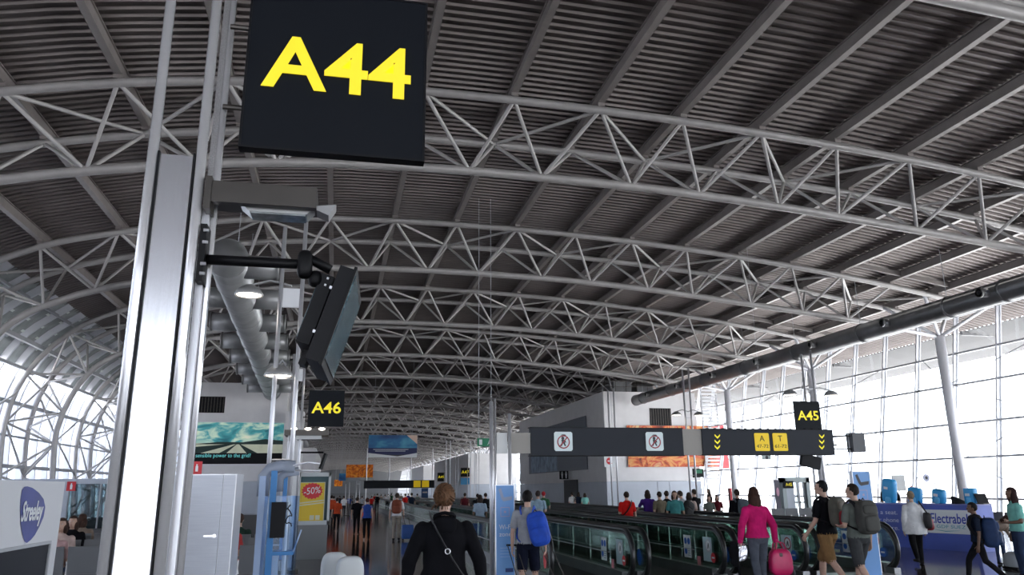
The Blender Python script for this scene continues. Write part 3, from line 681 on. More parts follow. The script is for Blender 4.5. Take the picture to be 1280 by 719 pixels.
# monitor arm and the two monitors back to back
t = empty('monitor_arm', (-.5, Ym, 2.6), 'black tube arm with swivel joint carrying the flight monitors', 'bracket')
MB().cyl((-.56, Ym+.04, 2.605), (-.16, Ym+.04, 2.605), .021, 16).build('arm_tube', blackmetal_m, t, True)
MB().box2((-.575, Ym-.01, 2.50), (-.55, Ym+.09, 2.74)).build('wall_plate', blackmetal_m, t)
for z in (2.53, 2.57, 2.66, 2.71): MB().cyl((-.56, Ym-.02, z), (-.54, Ym-.02, z), .007, 8).build('bolt', steel_m, t)
MB().se((-.165, Ym+.04, 2.605), (.032, .035, .06), (.6, .8), nu=16, nv=10).build('swivel_joint', blackmetal_m, t, True)
MB().cyl((-.165, Ym+.04, 2.64), (-.06, Ym+.05, 2.59), .02, 12).build('link', blackmetal_m, t, True)
MB().se((-.12, Ym+.06, 2.55), (.03, .03, .035), (.8, .8), nu=14, nv=8).build('knuckle', blackmetal_m, t, True)
Rm = Matrix.Rotation(math.radians(-3), 3, 'Z')@Matrix.Rotation(math.radians(17), 3, 'Y')
cm = Vector((-.035, Ym+.25, 2.385))
def mbx(c, d, dd=cm): return MB().box(dd+Rm@Vector(c), d, Rm)
t = empty('flight_monitor', cm, 'black flat flight monitor seen edge on with a sliver of bluish screen facing right', 'monitor', 'monitors on the nearest mast')
mbx((0, 0, 0), (.058, .60, .40)).build('casing', black_m, t)
mbx((.034, 0, 0), (.012, .62, .42)).build('bezel', blackmetal_m, t)
mbx((.042, 0, .0), (.004, .57, .36)).build('screen', screen_m, t)
mbx((-.028, 0, .01), (.014, .35, .26)).build('rear_cover', blackmetal_m, t)
for z in (-.09, .1): 
    for yy in (-.29,): mbx((-.035, yy, z), (.01, .012, .012)).build('screw', steel_m, t)
t = empty('flight_monitor', cm+Vector((-.12, 0, 0)), 'black monitor back plate hanging left of the edge-on flight monitor', 'monitor', 'monitors on the nearest mast')
mbx((-.075, .02, .015), (.055, .46, .30)).build('casing', black_m, t); mbx((-.105, .02, .015), (.006, .42, .26)).build('screen', screen_m, t)
mbx((-.07, .0, .0), (.03, .10, .40)).build('tilt_plate', blackmetal_m, t)
for z in (.12, .15): mbx((-.07, -.215, z), (.008, .01, .008)).build('screw', steel_m, t)
# ---- second mast
Y2 = 11.0
a = onY(350, 719, Y2)
gate_mast(-.74, Y2, 5.55, .29, 'pair of thin bright uprights with white cross plate behind the blue kiosk', lamps=((-1.33, 4.42), (-.85, 3.27)), spread=4.36, rr=.03)
m3 = gate_mast(-.93, 18, 4.85, .24, 'pair of slim uprights holding the A46 sign', lamps=((-.36, 4.28),), spread=4.25, rr=.028)
gate_sign('A46', -.665, .11, 3.10, 3.90, 18, 'small dark gate sign with yellow A46 left of the hall centre', -.81)
# second structure under A46: light box + monitor + white panel pier
t = empty('light_fitting', (-.7, 18, 2.85), 'flat steel light fitting with glowing spots beneath the A46 sign', 'lamp')
MB().box2((-1.15, 17.8, 2.88), (-.2, 18.5, 3.0)).build('housing', dsteel_m, t)
for x in (-.95, -.65, -.35): frame_poly(MB(), (x, 17.79, 3.02), XP, ZP, disc(0, 0, .07, .03)).build('glow_spot', lamp_m, t)
MB().box2((-.9, 17.9, 2.80), (-.35, 18.4, 2.88)).build('lens', lens_m, t)
t = empty('mast_pier', (-1.0, 18.6, 0), 'white rectangular pier rising behind the blue kiosk', 'pier')
A = onY(364, 545, 19); B = onY(377, 545, 19); MB().box2((A.x, 19, 0), (B.x, 19.3, 3.05)).build('white_panel', whitepaint_m, t)
a = onY(404, 577, 18.3)
t = empty('flight_monitor', a, 'small black tilted monitor on an arm beneath the A46 sign', 'monitor')
MB().box(a, (.05, .55, .36), Rm).build('casing', black_m, t); MB().cyl((-.8, 18.3, a.z+.2), (a.x, 18.3, a.z+.2), .02, 8).build('arm_tube', blackmetal_m, t)
# ---- right masts
gate_mast(12.85, 19, 5.4, .3, 'pair of thin uprights behind the A45 sign with two wing lamps', lamps=((12.3, 4.15), (13.6, 4.15)), spread=None, rr=.03)
gate_sign('A45', 12.26, 13.03, 3.14, 3.93, 18.9, 'small dark gate sign with yellow A45 above the overhead sign band at right', 12.7)
a = onY(866, 600, 28); gate_mast(a.x, 28, 6.3, .26, 'pair of thin uprights with two lit lamps between the two overhead sign boards', lamps=((a.x-.45, 4.42), (a.x+.5, 4.42)), rr=.035)
a = onY(768, 600, 34); gate_mast(a.x, 34, 6.2, .28, 'pair of thin uprights in front of the right white block corner', lamps=(), spread=2.9, rr=.035)
for i, (px, Y, yt) in enumerate(((557, 70, 575), (571, 68, 560), (586, 74, 572), (597, 68, 566), (448, 60, 596), (435, 55, 603))):
    a = onY(px, 600, Y); tp = onY(px, yt, Y).z; gate_mast(a.x, Y, tp, .25, ['thin far white mast right of the black-clad woman\'s head, shorter', 'tall thin far white mast directly above the black-clad woman', 'thin far white mast beside the A47 sign', 'thin white mast left of the green exit sign', 'thin far white mast under the orange hanging advert', 'short far white mast at the left of the far crowd'][i], rr=.022, group='far masts')
# ---- right wall speaker box with hangers
Yb = 13.0
t = empty('overhead_sign', (6.5, Yb, 2.2), 'long dark overhead sign board with two pictogram plates', 'sign', 'overhead sign boards')
a = onY(664, 535, Yb); b = onY(855, 569, Yb)
MB().box2((a.x, Yb, b.z), (b.x, Yb+.16, a.z)).build('board', band_m, t)
MB().box2((a.x-.02, Yb-.01, b.z-.015), (b.x+.01, Yb+.17, b.z)).box2((a.x-.02, Yb-.01, a.z), (b.x+.01, Yb+.17, a.z+.015)).build('edge_trim', black_m, t)
ring_m = mat('ring_red', (.35, .03, .05), .5); ink_m = mat('pictogram_ink', (.03,.03,.04), .5); plate_m = mat('pictogram_plate', (.62,.70,.72), .5, emit=(.6,.7,.72), es=.15)
def ring(mb_, o, r, u, cx, cy, ro, ri, off, n=28):
    A_ = disc(cx, cy, ro, n=n); B_ = disc(cx, cy, ri, n=n)
    for i in range(n): frame_poly(mb_, o, r, u, [A_[i], A_[(i+1)%n], B_[(i+1)%n], B_[i]], off)
    return mb_
for (px, py) in ((704, 552), (818, 552)):
    c = onY(px, py, Yb); c.y = Yb-.002; w_ = .165
    q = MB(); frame_poly(q, c, XP, ZP, [(-w_, -w_*.85), (-w_*.85, -w_), (w_*.85, -w_), (w_, -w_*.85), (w_, w_*.85), (w_*.85, w_), (-w_*.85, w_), (-w_, w_*.85)], 0, .012); pl = q.build('pictogram_plate', plate_m, t)
    q = ring(MB(), c, XP, ZP, 0, -.01, .115, .095, .016); frame_poly(q, c, XP, ZP, [(-.085, -.09), (-.07, -.1), (.085, .07), (.07, .085)], .016); q.build('red_ring', ring_m, pl)
    q = MB(); frame_poly(q, c, XP, ZP, disc(-.01, .055, .028), .014); frame_poly(q, c, XP, ZP, [(-.04, .03), (.03, .03), (.05, -.02), (.025, -.02), (.045, -.08), (.02, -.08), (-.005, -.03), (-.03, -.08), (-.05, -.08), (-.03, -.01)], .014)
    frame_poly(q, c, XP, ZP, [(-.06, .1), (-.02, .12), (.03, .12), (.06, .1), (.03, .1), (-.02, .105)], .014); q.build('trolley_figure', ink_m, pl)
a2 = onY(877, 537, Yb); b2 = onY(1044, 568, Yb)
MB().box2((b.x, Yb+.03, b.z), (a2.x, Yb+.11, a.z)).build('grey_joint_panel', mat('joint_panel', (.33,.31,.28), .5), t)
t2 = empty('overhead_sign', ((a2.x+b2.x)/2, Yb, b2.z), 'dark overhead sign board with yellow chevrons and two yellow gate plates', 'sign', 'overhead sign boards')
MB().box2((a2.x, Yb, b2.z), (b2.x, Yb+.16, a2.z)).build('board', band_m, t2)
MB().box2((a2.x-.02, Yb-.01, b2.z-.015), (b2.x+.01, Yb+.17, b2.z)).box2((a2.x-.02, Yb-.01, a2.z), (b2.x+.01, Yb+.17, a2.z+.015)).build('edge_trim', black_m, t2)
for i in range(16):
    x = a2.x+.15+i*.155; MB().se((x, Yb+.08, a2.z+.015), (.035, .03, .02), (.8, .8), nu=8, nv=5).build('cable_bump', black_m, t2)
for px in (896.5, 1027):
    for k in range(3):
        c = onY(px, 545.5+k*6.8, Yb); c.y = Yb-.004; s = .052
        q = MB(); frame_poly(q, c, XP, ZP, [(-s, s*.7), (0, -s*.25), (0, -s*.85), (-s, s*.1)], 0, .006); frame_poly(q, c, XP, ZP, [(0, -s*.25), (s, s*.7), (s, s*.1), (0, -s*.85)], 0, .006); q.build('chevron', yel_m, t2)
for px, s, n_ in ((952.3, 'A', '47-72'), (975, 'T', '61-72')):
    c = onY(px, 552.7, Yb); c.y = Yb-.002; w_ = .148
    q = MB(); frame_poly(q, c, XP, ZP, [(-w_, -w_*1.0), (-w_*.9, -w_*1.1), (w_*.9, -w_*1.1), (w_, -w_*1.0), (w_, w_*1.0), (w_*.9, w_*1.1), (-w_*.9, w_*1.1), (-w_, w_*1.0)], 0, .01); pl = q.build('yellow_plate', yelp_m, t2)
    text('lettering', s, .15, brown_m, c+Vector((0, -.012, .06)), XP, ZP, pl, depth=.002); text('lettering', n_, .09, brown_m, c+Vector((0, -.012, -.08)), XP, ZP, pl, depth=.002, width=.24)
# centre mast carrying the band (two tubes + pale plates)
t = empty('centre_mast', (3.0, Yb, 0), 'tall bright steel mast with pale plates carrying the left end of the overhead sign', 'mast')
xa = onY(614.5, 640, Yb).x; xb = onY(637, 550, Yb).x
MB().cyl((xa, Yb, 0), (xa, Yb, 3.15), .035, 14).build('upright', steel_m, t, True); MB().cyl((xb, Yb, 0), (xb, Yb, 2.95), .03, 14).build('upright', steel_m, t, True)
MB().cyl((xa+.075, Yb+.05, 0), (xa+.075, Yb+.05, 3.2), .022, 14).build('upright', chrome_m, t, True)
ztp = onY(640, 541, Yb).z; zbt = onY(640, 567, Yb).z
MB().box2((xa+.1, Yb+.03, zbt), (xb-.03, Yb+.06, ztp)).build('pale_plate', lens_m, t); MB().box2((xb+.03, Yb+.03, zbt), (a.x-.01, Yb+.06, ztp)).build('grey_plate', mat('joint_panel', (.33,.31,.28)), t)
MB().box((xa+.05, Yb, .02), (.5, .4, .04)).build('base_plate', dsteel_m, t)
# speaker on hangers, right of band
t = empty('loudspeaker', (9.5, Yb, 2.4), 'dark grey box held between thin rods right of the overhead sign', 'loudspeaker')
a = onY(1065, 541, Yb); b = onY(1083, 565, Yb)
MB().box2((a.x, Yb, b.z), (b.x, Yb+.2, a.z)).build('casing', mat('speaker_grey', (.10,.105,.115), .5), t)
for z in (b.z+.06, a.z-.06): MB().cyl((b2.x, Yb+.08, z), (a.x, Yb+.08, z), .012, 6).build('rod', dsteel_m, t)
for x in (a.x-.02, (a.x+b.x)/2, b.x+.02): MB().cyl((x, Yb+.1, 1.9), (x, Yb+.1, a.z+.5), .010, 6).build('rod', steel_m, t)
# black tilted monitor hanging behind the band
a = onY(1013, 577, 14); t = empty('hanging_monitor', a, 'black tilted monitor hanging below the right overhead sign board', 'monitor')
MB().box(a, (.42, .08, .24), Matrix.Rotation(.25, 3, 'Y')).build('casing', black_m, t); MB().cyl(a+Vector((0, .02, .05)), a+Vector((0, .02, .28)), .015, 6).cyl(a+Vector((0, .02, .28)), (a.x, Yb+.1, a.z+.28), .015, 6).build('hanger', blackmetal_m, t)
# ---- totems
def totem(x, y, w_, h, label, txt):
    t = empty('info_totem', (x, y, 0), label, 'totem', 'blue information totems')
    MB().box2((x-w_/2, y, 0.03), (x+w_/2, y+.08, h)).build('panel', totem_m, t); e = .012
    MB().box2((x-w_/2-e, y-.004, 0), (x-w_/2, y+.084, h+e)).box2((x+w_/2, y-.004, 0), (x+w_/2+e, y+.084, h+e)).box2((x-w_/2, y-.004, h), (x+w_/2, y+.084, h+e)).build('frame', steel_m, t)
    c = Vector((x, y-.003, h-.17)); k = w_/.36
    lm = ink_m if not txt else mat('sofa_print', (.30, .36, .52), .5)
    q = MB(); frame_poly(q, c, XP, ZP, [(-.13*k, .11), (-.08*k, .13), (-.02*k, -.02), (-.07*k, -.05)]); frame_poly(q, c, XP, ZP, [(-.07*k, -.05), (-.02*k, -.02), (.15*k, -.0), (.14*k, -.06), (-.03*k, -.085)]); q.build('seat_print', lm, t)
    c = Vector((x, y-.003, h-.42)); q = MB()
    for (x0, y0, x1, y1) in ((-.09, -.09, .09, -.08), (-.09, .08, .09, .09), (-.09, -.09, -.08, .09), (.08, -.09, .09, .09), (-.02, -.02, .02, .02)): frame_quad(q, c, XP, ZP, x0*k, y0*k, x1*k, y1*k)
    q.build('square_print', mat('pink_line', (.45,.35,.55), .5) , t)
    if txt:
        text('lettering', 'Wi-Fi', .11, stwhite_m, (x, y-.004, h-.66), XP, ZP, t, depth=.001, width=.24*k); text('lettering', 'zone', .10, stwhite_m, (x, y-.004, h-.77), XP, ZP, t, depth=.001, width=.24*k)
        for i in range(4): frame_quad(MB(), (x, y-.003, h-.98-i*.045), XP, ZP, -.10*k, -.004, .10*k, .004).build('small_print_line', mat('pale_line', (.35,.5,.8), .5), t)
        frame_quad(MB(), (x+.06, y-.003, .42), XP, ZP, -.06, -.03, .07, .03).build('logo_plate', mat('navy2', (.02,.05,.2), .5), t)
    return t
a = onY(631, 607, 12.7); totem(a.x, 12.7, .30, a.z, 'pale blue totem reading Wi-Fi zone against the centre mast', True)
a = onY(1085, 590, 13.0); totem(a.x-.16, 13.0, .36, a.z, 'blue totem with a laptop-like seat print behind the man in grey', False)

# ================================================================ MOVING WALKWAYS
def walkway(x0, x1, y0, y1, label, first):
    t = empty('moving_walkway', ((x0+x1)/2, y0, 0), label, 'walkway', 'parallel moving walkways')
    MB().box2((x0-.10, y0+.35, 0), (x0+.10, y1, .24)).box2((x1-.10, y0+.35, 0), (x1+.10, y1, .24)).build('skirt_cladding', walkside_m, t)
    MB().box2((x0+.1, y0-.5, 0.012), (x1-.1, y1, .05)).build('belt', wbelt_m, t)
    MB().box2((x0+.1, y0-.6, 0.012), (x1-.1, y0+.6, .06)).build('comb_plate', steel_m, t)
    for x in (x0, x1):
        MB().box2((x-.07, y0+.1, 0), (x+.07, y0+.36, .16)).build('newel_box', walkside_m, t)
        pts = [(x, y1, .95)]+[(x, yy, .95) for yy in np.linspace(y1-.5, y0+.8, 12)]
        R_ = .40
        for i in range(0, 15):
            a_ = math.pi/2+math.pi*i/14; pts.append((x, y0+.42+R_*math.cos(a_)*1.0, .53+.42*math.sin(a_)))
        pts += [(x, y0+.75, .115)]
        MB().tube(pts, .05, 10, ry=.045).build('handrail', rubber_m, t, True)
        MB().tube([(p[0], p[1]+(.055 if p[1] < y0+.42 else 0), p[2]-.05 if p[2] > .6 else p[2]+.05*(p[2]<.3)) for p in pts[12:-1]], .02, 6, ry=.025).build('handrail_guide', walkside_m, t, True)
        MB().box2((x-.022, y0+.8, .885), (x+.022, y1, .91)).build('handrail_rail', walkside_m, t)
        # glass: newel half-disc then panes
        P = [(y0+.45+.34*math.cos(math.pi/2+math.pi*i/12), .55+.36*math.sin(math.pi/2+math.pi*i/12)) for i in range(13)]
        P = [(yy, max(zz, .2)) for yy, zz in P]+[(y0+1.2, .2), (y0+1.2, .9)]
        MB().prism([(x-.005, yy, zz) for yy, zz in P], (.010, 0, 0)).build('glass_end', wglass_m, t)
        yy = y0+1.22; src = None
        while yy < y1-1.0:
            if src is None: src = MB().box2((x-.005, yy, .24), (x+.005, yy+1.16, .9)).build('glass_pane', wglass_m, t); ys = yy; js = MB().box2((x-.008, yy+1.165, .24), (x+.008, yy+1.172, .9)).build('pane_joint', walkside_m, t)
            elif yy < 48: inst(src, 'glass_pane', t, (0, yy-ys, 0)); inst(js, 'pane_joint', t, (0, yy-ys, 0))
            else: break
            yy += 1.18
        MB().box2((x-.005, yy, .24), (x+.005, y1, .9)).build('glass_pane', wglass_m, t, label='long run of glass beyond')
        MB().box2((x-.03, y0+1.2, .50), (x-.015, y1, .515)).build('light_line', mull_m, t)
    # stickers on the outer side of the left balustrade
    xo = x1-.022; o = Vector((xo, y0, 0)); yn = (0, -1, 0)
    def S(yo, z): return Vector((xo, y0+yo, z))
    q = MB(); frame_quad(q, S(1.5, .55), yn, ZP, -.16, -.21, .16, .21); s1 = q.build('safety_sticker', stwhite_m, t)
    for (cx, cy) in ((-.07, .1), (.07, .1), (-.07, -.09)): frame_poly(MB(), S(1.5, .55), yn, ZP, disc(cx, cy, .062), .002).build('blue_disc', blue_m, s1)
    q = MB()
    for i in range(4): frame_quad(q, S(1.5, .55), yn, ZP, .01, -.17+i*.04, .13, -.155+i*.04, .002)
    q.build('print_line', mat('print_grey', (.3,.35,.4), .6), s1)
    q = MB(); frame_quad(q, S(.62, .55), yn, ZP, -.20, -.21, .16, .22); s2 = q.build('prohibition_sticker', mat('sticker_pale', (.42,.55,.60), .5), t)
    q = MB(); frame_poly(q, S(.62, .62), yn, ZP, disc(.02, .0, .11), .002); q.build('white_disc', stwhite_m, s2)
    q = ring(MB(), S(.62, .62), yn, ZP, .02, 0, .115, .09, .003); q.build('red_ring', ring_m if x0 > 6 else mat('ring_grey', (.5,.5,.55), .5), s2)
    q = MB(); frame_poly(q, S(.62, .62), yn, ZP, [(-.02, -.05), (.02, .05), (.05, .04), (.06, -.05), (.04, -.05), (.02, 0), (0, -.06)], .004); q.build('figure', ink_m, s2)
    q = MB(); frame_poly(q, S(.42, .42), yn, ZP, disc(0, 0, .09), .006); nd = q.build('no_entry_disc', red_m if first else blue_m, t)
    q = MB(); frame_quad(q, S(.42, .42), yn, ZP, -.055, -.015, .055, .015, .008); q.build('white_bar', stwhite_m, nd)
    q = MB(); frame_quad(q, S(1.02, .32), yn, ZP, -.07, -.10, .07, .08, .002); q.build('small_red_sticker', mat('sticker_pink', (.7,.25,.3), .5), t)
    q = MB(); frame_poly(q, Vector((x0-.022, y0+.42, .47)), yn, ZP, disc(0, 0, .10, .14), .0); q.build('inner_sticker', red_m if x0 < 4 else blue_m, t)
    return t
XW = [(3.66, 5.13), (5.42, 6.87), (7.13, 8.52), (8.8, 10.45)]
LBW = ['nearest moving walkway, leftmost of the four, beyond the blue backpack', 'second moving walkway from the left, its two handrail ends left of the woman in pink', 'third moving walkway from the left, passing behind the woman in pink', 'rightmost moving walkway, behind the two men in shorts']
for i, (x0, x1) in enumerate(XW): walkway(x0, x1, 13.2, 66, LBW[i], i < 2)
# ================================================================ PROMOTION COUNTER
A = Vector((16.1, 17.25, 0)); B = Vector((14.75, 22.3, 0)); d = (A-B).normalized(); n = Vector((d.y, -d.x, 0)); n = -n if n.x > 0 else n   # n faces the hall
t = empty('promotion_counter', ((A+B)/2), 'long blue and violet promotion counter with a white logo panel by the right glass wall', 'counter')
h = 1.14; L = (A-B).length
base = [A+n*.12, B+n*.12, B-n*.7, A-n*.7]; topq = [A, B, B-n*.7, A-n*.7]
MB().add([tuple(p) for p in base]+[(p.x, p.y, h) for p in topq], [(3,2,1,0), (4,5,6,7), (0,1,5,4), (1,2,6,5), (2,3,7,6), (3,0,4,7)]).build('body', counter_m, t)
MB().add([(p.x+n.x*.02, p.y+n.y*.02, h) for p in topq]+[(p.x, p.y, h+.03) for p in topq], [(3,2,1,0), (4,5,6,7), (0,1,5,4), (1,2,6,5), (2,3,7,6), (3,0,4,7)]).build('worktop', mat('counter_top', (.22,.24,.55), .4), t)
r = d; u = (Vector((0, 0, h))-n*.12).normalized(); nn = r.cross(u)
if nn.dot(n) < 0: r = -d; nn = r.cross(u)
o = A+n*.12+nn*.004   # base corner nearest to the camera; r runs towards A
frame_quad(MB(), o, r, u, -1.75, .42, -.10, 1.02, 0, .01).build('logo_panel', stwhite_m, t)
text('lettering', 'Electrabel', .36, mat('logo_blue', (.03,.06,.40), .5), o+r*-.74+u*.79+nn*.012, r, u, t, width=1.02, depth=.002, bold=.004)
text('lettering', 'GDF SUEZ', .12, mat('logo_teal', (.05,.35,.45), .5), o+r*-.70+u*.59+nn*.012, r, u, t, width=.80, depth=.001)
q = MB(); frame_poly(q, o, r, u, [(-1.25, .52), (-.85, .485), (-.40, .51), (-.85, .465)], .012); q.build('swoosh', mat('logo_teal', (.05,.35,.45)), t)
for i, s in enumerate(('have a seat.', 'charge your phone', 'right here.')):
    text('lettering', s, .17, mat('pale_lilac', (.62,.66,.85), .5), o+r*(-2.75+(.0, -.22, .05)[i])+u*(.92-.21*i)+nn*.008, r, u, t, width=(1.0, 1.5, .95)[i], depth=.001)
for i, (px, py0, wd) in enumerate(((1103, 600, .40), (1135, 611, .38), (1166, 613, .34), (1207, 612, .30))):
    # find point on counter line with that px
    best = min(np.linspace(0, 1, 60), key=lambda f: abs((lambda P: 640+FPX*((np.array(P)-[0,0,EYE])@RT)/((np.array(P)-[0,0,EYE])@FW))(tuple(A+(B-A)*f+Vector((0,0,1.3))))-px))
    P = A+(B-A)*best-n*.3
    c = empty('blue_headrest', (P.x, P.y, h+.03), ['bright blue curved booth back at the left end of the counter', 'bright blue booth back behind the flag on the counter', 'bright blue booth back right of the woman in white', 'bright blue box at the right end of the counter'][i], 'booth', 'blue booth backs on the counter')
    hh = max(.30, onY(px, py0, P.y).z-h)
    R_ = Matrix.Rotation(math.atan2(d.y, d.x), 3, 'Z')@Matrix.Rotation(.14 if i < 3 else 0, 3, 'Y')
    MB().se((P.x, P.y, h+.03+hh/2), (wd/2, .12, hh/2), (.35 if i < 3 else .12, .5), R_, 20, 12).build('shell', cyan_m, c, True)
    MB().box((P.x+n.x*.13-.02, P.y+n.y*.13, h+hh*.66), (.12, .01, .07), R_).build('white_print', stwhite_m, c)
    MB().se((P.x+n.x*.10, P.y+n.y*.10, h+.10), (wd*.22, .05, .10), (.5, .5), R_, 14, 8).build('socket_pad', mat('cyan_light', (.12,.5,.85), .4), c, True)
P = A+(B-A)*.02-n*.3
t = empty('laptop', (P.x, P.y, h), 'dark open laptop at the right end of the promotion counter', 'laptop')
MB().box((P.x+.03, P.y-.1, h+.17), (.34, .02, .26), Matrix.Rotation(-.35, 3, 'X')).build('lid', black_m, t); MB().box((P.x+.03, P.y-.2, h+.045), (.34, .24, .02)).build('keyboard_base', dsteel_m, t)
P = A+(B-A)*.10-n*.25
t = empty('tablet', (P.x, P.y, h), 'dark slanted tablet stand left of the laptop on the counter', 'tablet'); MB().prism([(P.x-.2, P.y, h+.03), (P.x+.12, P.y, h+.03), (P.x+.12, P.y, h+.10), (P.x-.2, P.y, h+.22)], (0, .12, 0)).build('wedge', black_m, t)
P = onY(1140, 606, 20.3); t = empty('table_flag', (P.x, P.y, h), 'small red white green and black flag standing on the counter', 'flag')
MB().cyl((P.x, P.y, h), (P.x, P.y, P.z+.05), .006, 6).build('pole', steel_m, t)
for j, m_ in enumerate((red_m, stwhite_m, mat('flag_green', (0,.2,.08)))):
    q = MB(); z0 = P.z-.02-j*.04
    q.prism([(P.x, P.y, z0), (P.x-.17, P.y, z0-.08), (P.x-.17, P.y, z0-.12), (P.x, P.y, z0-.04)], (0, .004, 0)).build('stripe', m_, t)
# hanging disc sign on an inverted U frame
c = onY(1157.5, 597.5, 21.5); t = empty('disc_sign', (c.x, 21.5, 0), 'round white disc sign on a thin arched frame behind the counter', 'sign')
frame_poly(MB(), c, XP, ZP, disc(0, 0, .12), 0, .02).build('disc', mat('disc_lilac', (.62,.62,.78), .5), t); frame_poly(MB(), c, XP, ZP, disc(0, 0, .05), .022).build('print', ink_m, t)
zt_ = c.z+.02; MB().tube([(c.x-.33, 21.55, 0), (c.x-.33, 21.55, zt_-.08), (c.x-.25, 21.55, zt_), (c.x+.25, 21.55, zt_), (c.x+.36, 21.55, zt_-.12), (c.x+.42, 21.55, 0)], .012, 6).build('arched_frame', steel_m, t)
# grey notice panel behind
a = onY(1115, 594, 24); b = onY(1133, 614, 24); t = empty('notice_panel', ((a.x+b.x)/2, 24, 0), 'pale grey notice panel standing behind the counter', 'panel')
MB().box2((a.x, 24, b.z), (b.x, 24.05, a.z)).build('panel', lens_m, t); MB().cyl(((a.x+b.x)/2, 24.05, 0), ((a.x+b.x)/2, 24.05, b.z), .02, 8).build('stand', steel_m, t)
# ---- gate door unit by the right glass wall
a = onY(977, 597, 28); b = onY(1016, 640, 28)
t = empty('gate_door_unit', ((a.x+b.x)/2, 28, 0), 'grey framed glazed gate door against the right glass wall', 'door')
W = b.x-a.x; H_ = a.z
MB().box2((a.x, 28, 0), (a.x+.16, 28.3, H_)).box2((b.x-.16, 28, 0), (b.x, 28.3, H_)).box2((a.x, 28, H_-.2), (b.x, 28.3, H_)).build('frame', mat('gate_frame', (.30,.34,.34), .45, .3), t)
for i in range(2):
    x0 = a.x+.5+(W-.7)/2*i; x1 = x0+(W-.7)/2; MB().box2((x0, 28.1, 0), (x0+.05, 28.16, H_-.2)).box2((x1-.05, 28.1, 0), (x1, 28.16, H_-.2)).box2((x0, 28.1, 1.0), (x1, 28.16, 1.06)).build('door_leaf', mull_m, t)
    MB().box2((x0+.05, 28.12, .05), (x1-.05, 28.13, H_-.2)).build('pane', fglass_m, t)
MB().box2((a.x+.16, 28.05, 0), (a.x+.5, 28.2, H_-.2)).build('side_panel', bluewall_m, t)
c = onY(985.5, 606, 27.95); MB().box(c, (.42, .06, .28)).build('sign_plate', sign_m, t); text('lettering', 'A45', .17, yel_m, c+Vector((0, -.035, 0)), XP, ZP, t, depth=.001)
a = onY(968, 600, 27); b = onY(976, 627, 27); t = empty('roll_up_poster', ((a.x+b.x)/2, 27, 0), 'dark poster stand with pink print left of the gate door', 'poster')
MB().box2((a.x, 27, 0), (b.x, 27.05, a.z)).build('panel', mat('poster_dark', (.10,.09,.12), .5), t); frame_poly(MB(), ((a.x+b.x)/2, 26.99, b.z+.35), XP, ZP, disc(0, 0, .06, .16)).build('pink_print', mat('pinkp', (.6,.3,.4), .5), t)
a = onY(910, 610, 40); b = onY(917, 640, 40); t = empty('roll_up_poster', ((a.x+b.x)/2, 40, 0), 'red and black poster stand left of the man in the black jacket', 'poster')
MB().box2((a.x, 40, 0), (b.x, 40.05, a.z)).build('panel', red_m, t); MB().box2((a.x, 39.98, 0.9), ((a.x+b.x)/2-.03, 40.0, a.z-.02)).build('dark_print', black_m, t)
a = onY(958, 572, 29); t = empty('info_sign', a, 'small grey sign with a dark round symbol hanging in front of the right glass wall', 'sign')
MB().box(a, (.40, .05, .18)).build('panel', mat('pale_sign', (.45,.52,.52)), t); frame_poly(MB(), a+Vector((0, -.03, 0)), XP, ZP, disc(0, 0, .07)).build('symbol', ink_m, t)
MB().cyl(a+Vector((0, 0, .1)), (a.x, a.y, 11.9), .008, 5).build('hanger', mull_m, t)

# ================================================================ SEATS
def beam_seats(x, y, rot, n, label, group, m_=seat_m):
    t = empty('beam_seating', (x, y, 0), label, 'seat', group); t.rotation_euler = (0, 0, rot)
    # local mesh built at origin, x along row, back at -y, sitter faces +y
    def part(mb_, nm, mm, sm=False):
        me = mb_.build(nm, mm); me.parent = t; me.location = (0, 0, 0); return me
    part(MB().box((0, 0, .38), (n*.56, .07, .07)), 'beam', dsteel_m)
    for i in range(n):
        cx = (i-(n-1)/2)*.56
        part(MB().box((cx, .08, .43), (.50, .46, .03)), 'seat', m_); part(MB().box((cx, -.19, .66), (.50, .03, .42), Matrix.Rotation(.18, 3, 'X')), 'backrest', m_)
    for i in range(n+1):
        cx = (i-n/2)*.56; part(MB().box((cx, .05, .62), (.04, .32, .03)).box((cx, -.08, .5), (.03, .03, .22)), 'armrest', chrome_m)
    for cx in (-(n*.56)/2+.3, (n*.56)/2-.3):
        part(MB().cyl((cx, 0, 0), (cx, 0, .38), .03, 8).box((cx, 0, .02), (.06, .55, .03)), 'leg', chrome_m)
    return t
P = onY(1002, 638, 26); beam_seats(P.x, 26, math.pi, 4, 'grey row of seats in front of the glazed gate door', 'grey beam seats')
LS = [(92, 14.2, 0, 'front'), (101, 15.7, math.pi, 'second'), (113, 17.1, math.pi, 'third'), (121, 18.5, 0, 'rear')]
for px_, Y_, r_, wd in LS:
    P = onY(px_, 660, Y_); beam_seats(P.x, Y_, r_, 2, 'grey seat pair, %s row behind the white display board' % wd, 'grey beam seats')
for px_, Y_, r_, wd in ((301, 13.5, 0, 'front'), (308, 15.1, math.pi, 'middle'), (318, 16.7, 0, 'rear')):
    P = onY(px_, 660, Y_); beam_seats(P.x, Y_, r_, 2, 'grey seat pair, %s row between steel cabinet and blue kiosk' % wd, 'grey beam seats')
P = onY(137, 706, 9.3); beam_seats(P.x, 9.3, math.pi/2, 2, 'near grey seats at the left edge of the foreground mast', 'grey beam seats')
P = onY(1262, 655, 18.5); beam_seats(P.x+.6, 19.2, math.pi*.5, 3, 'grey seats behind the boy with the blue backpack at right', 'grey beam seats')
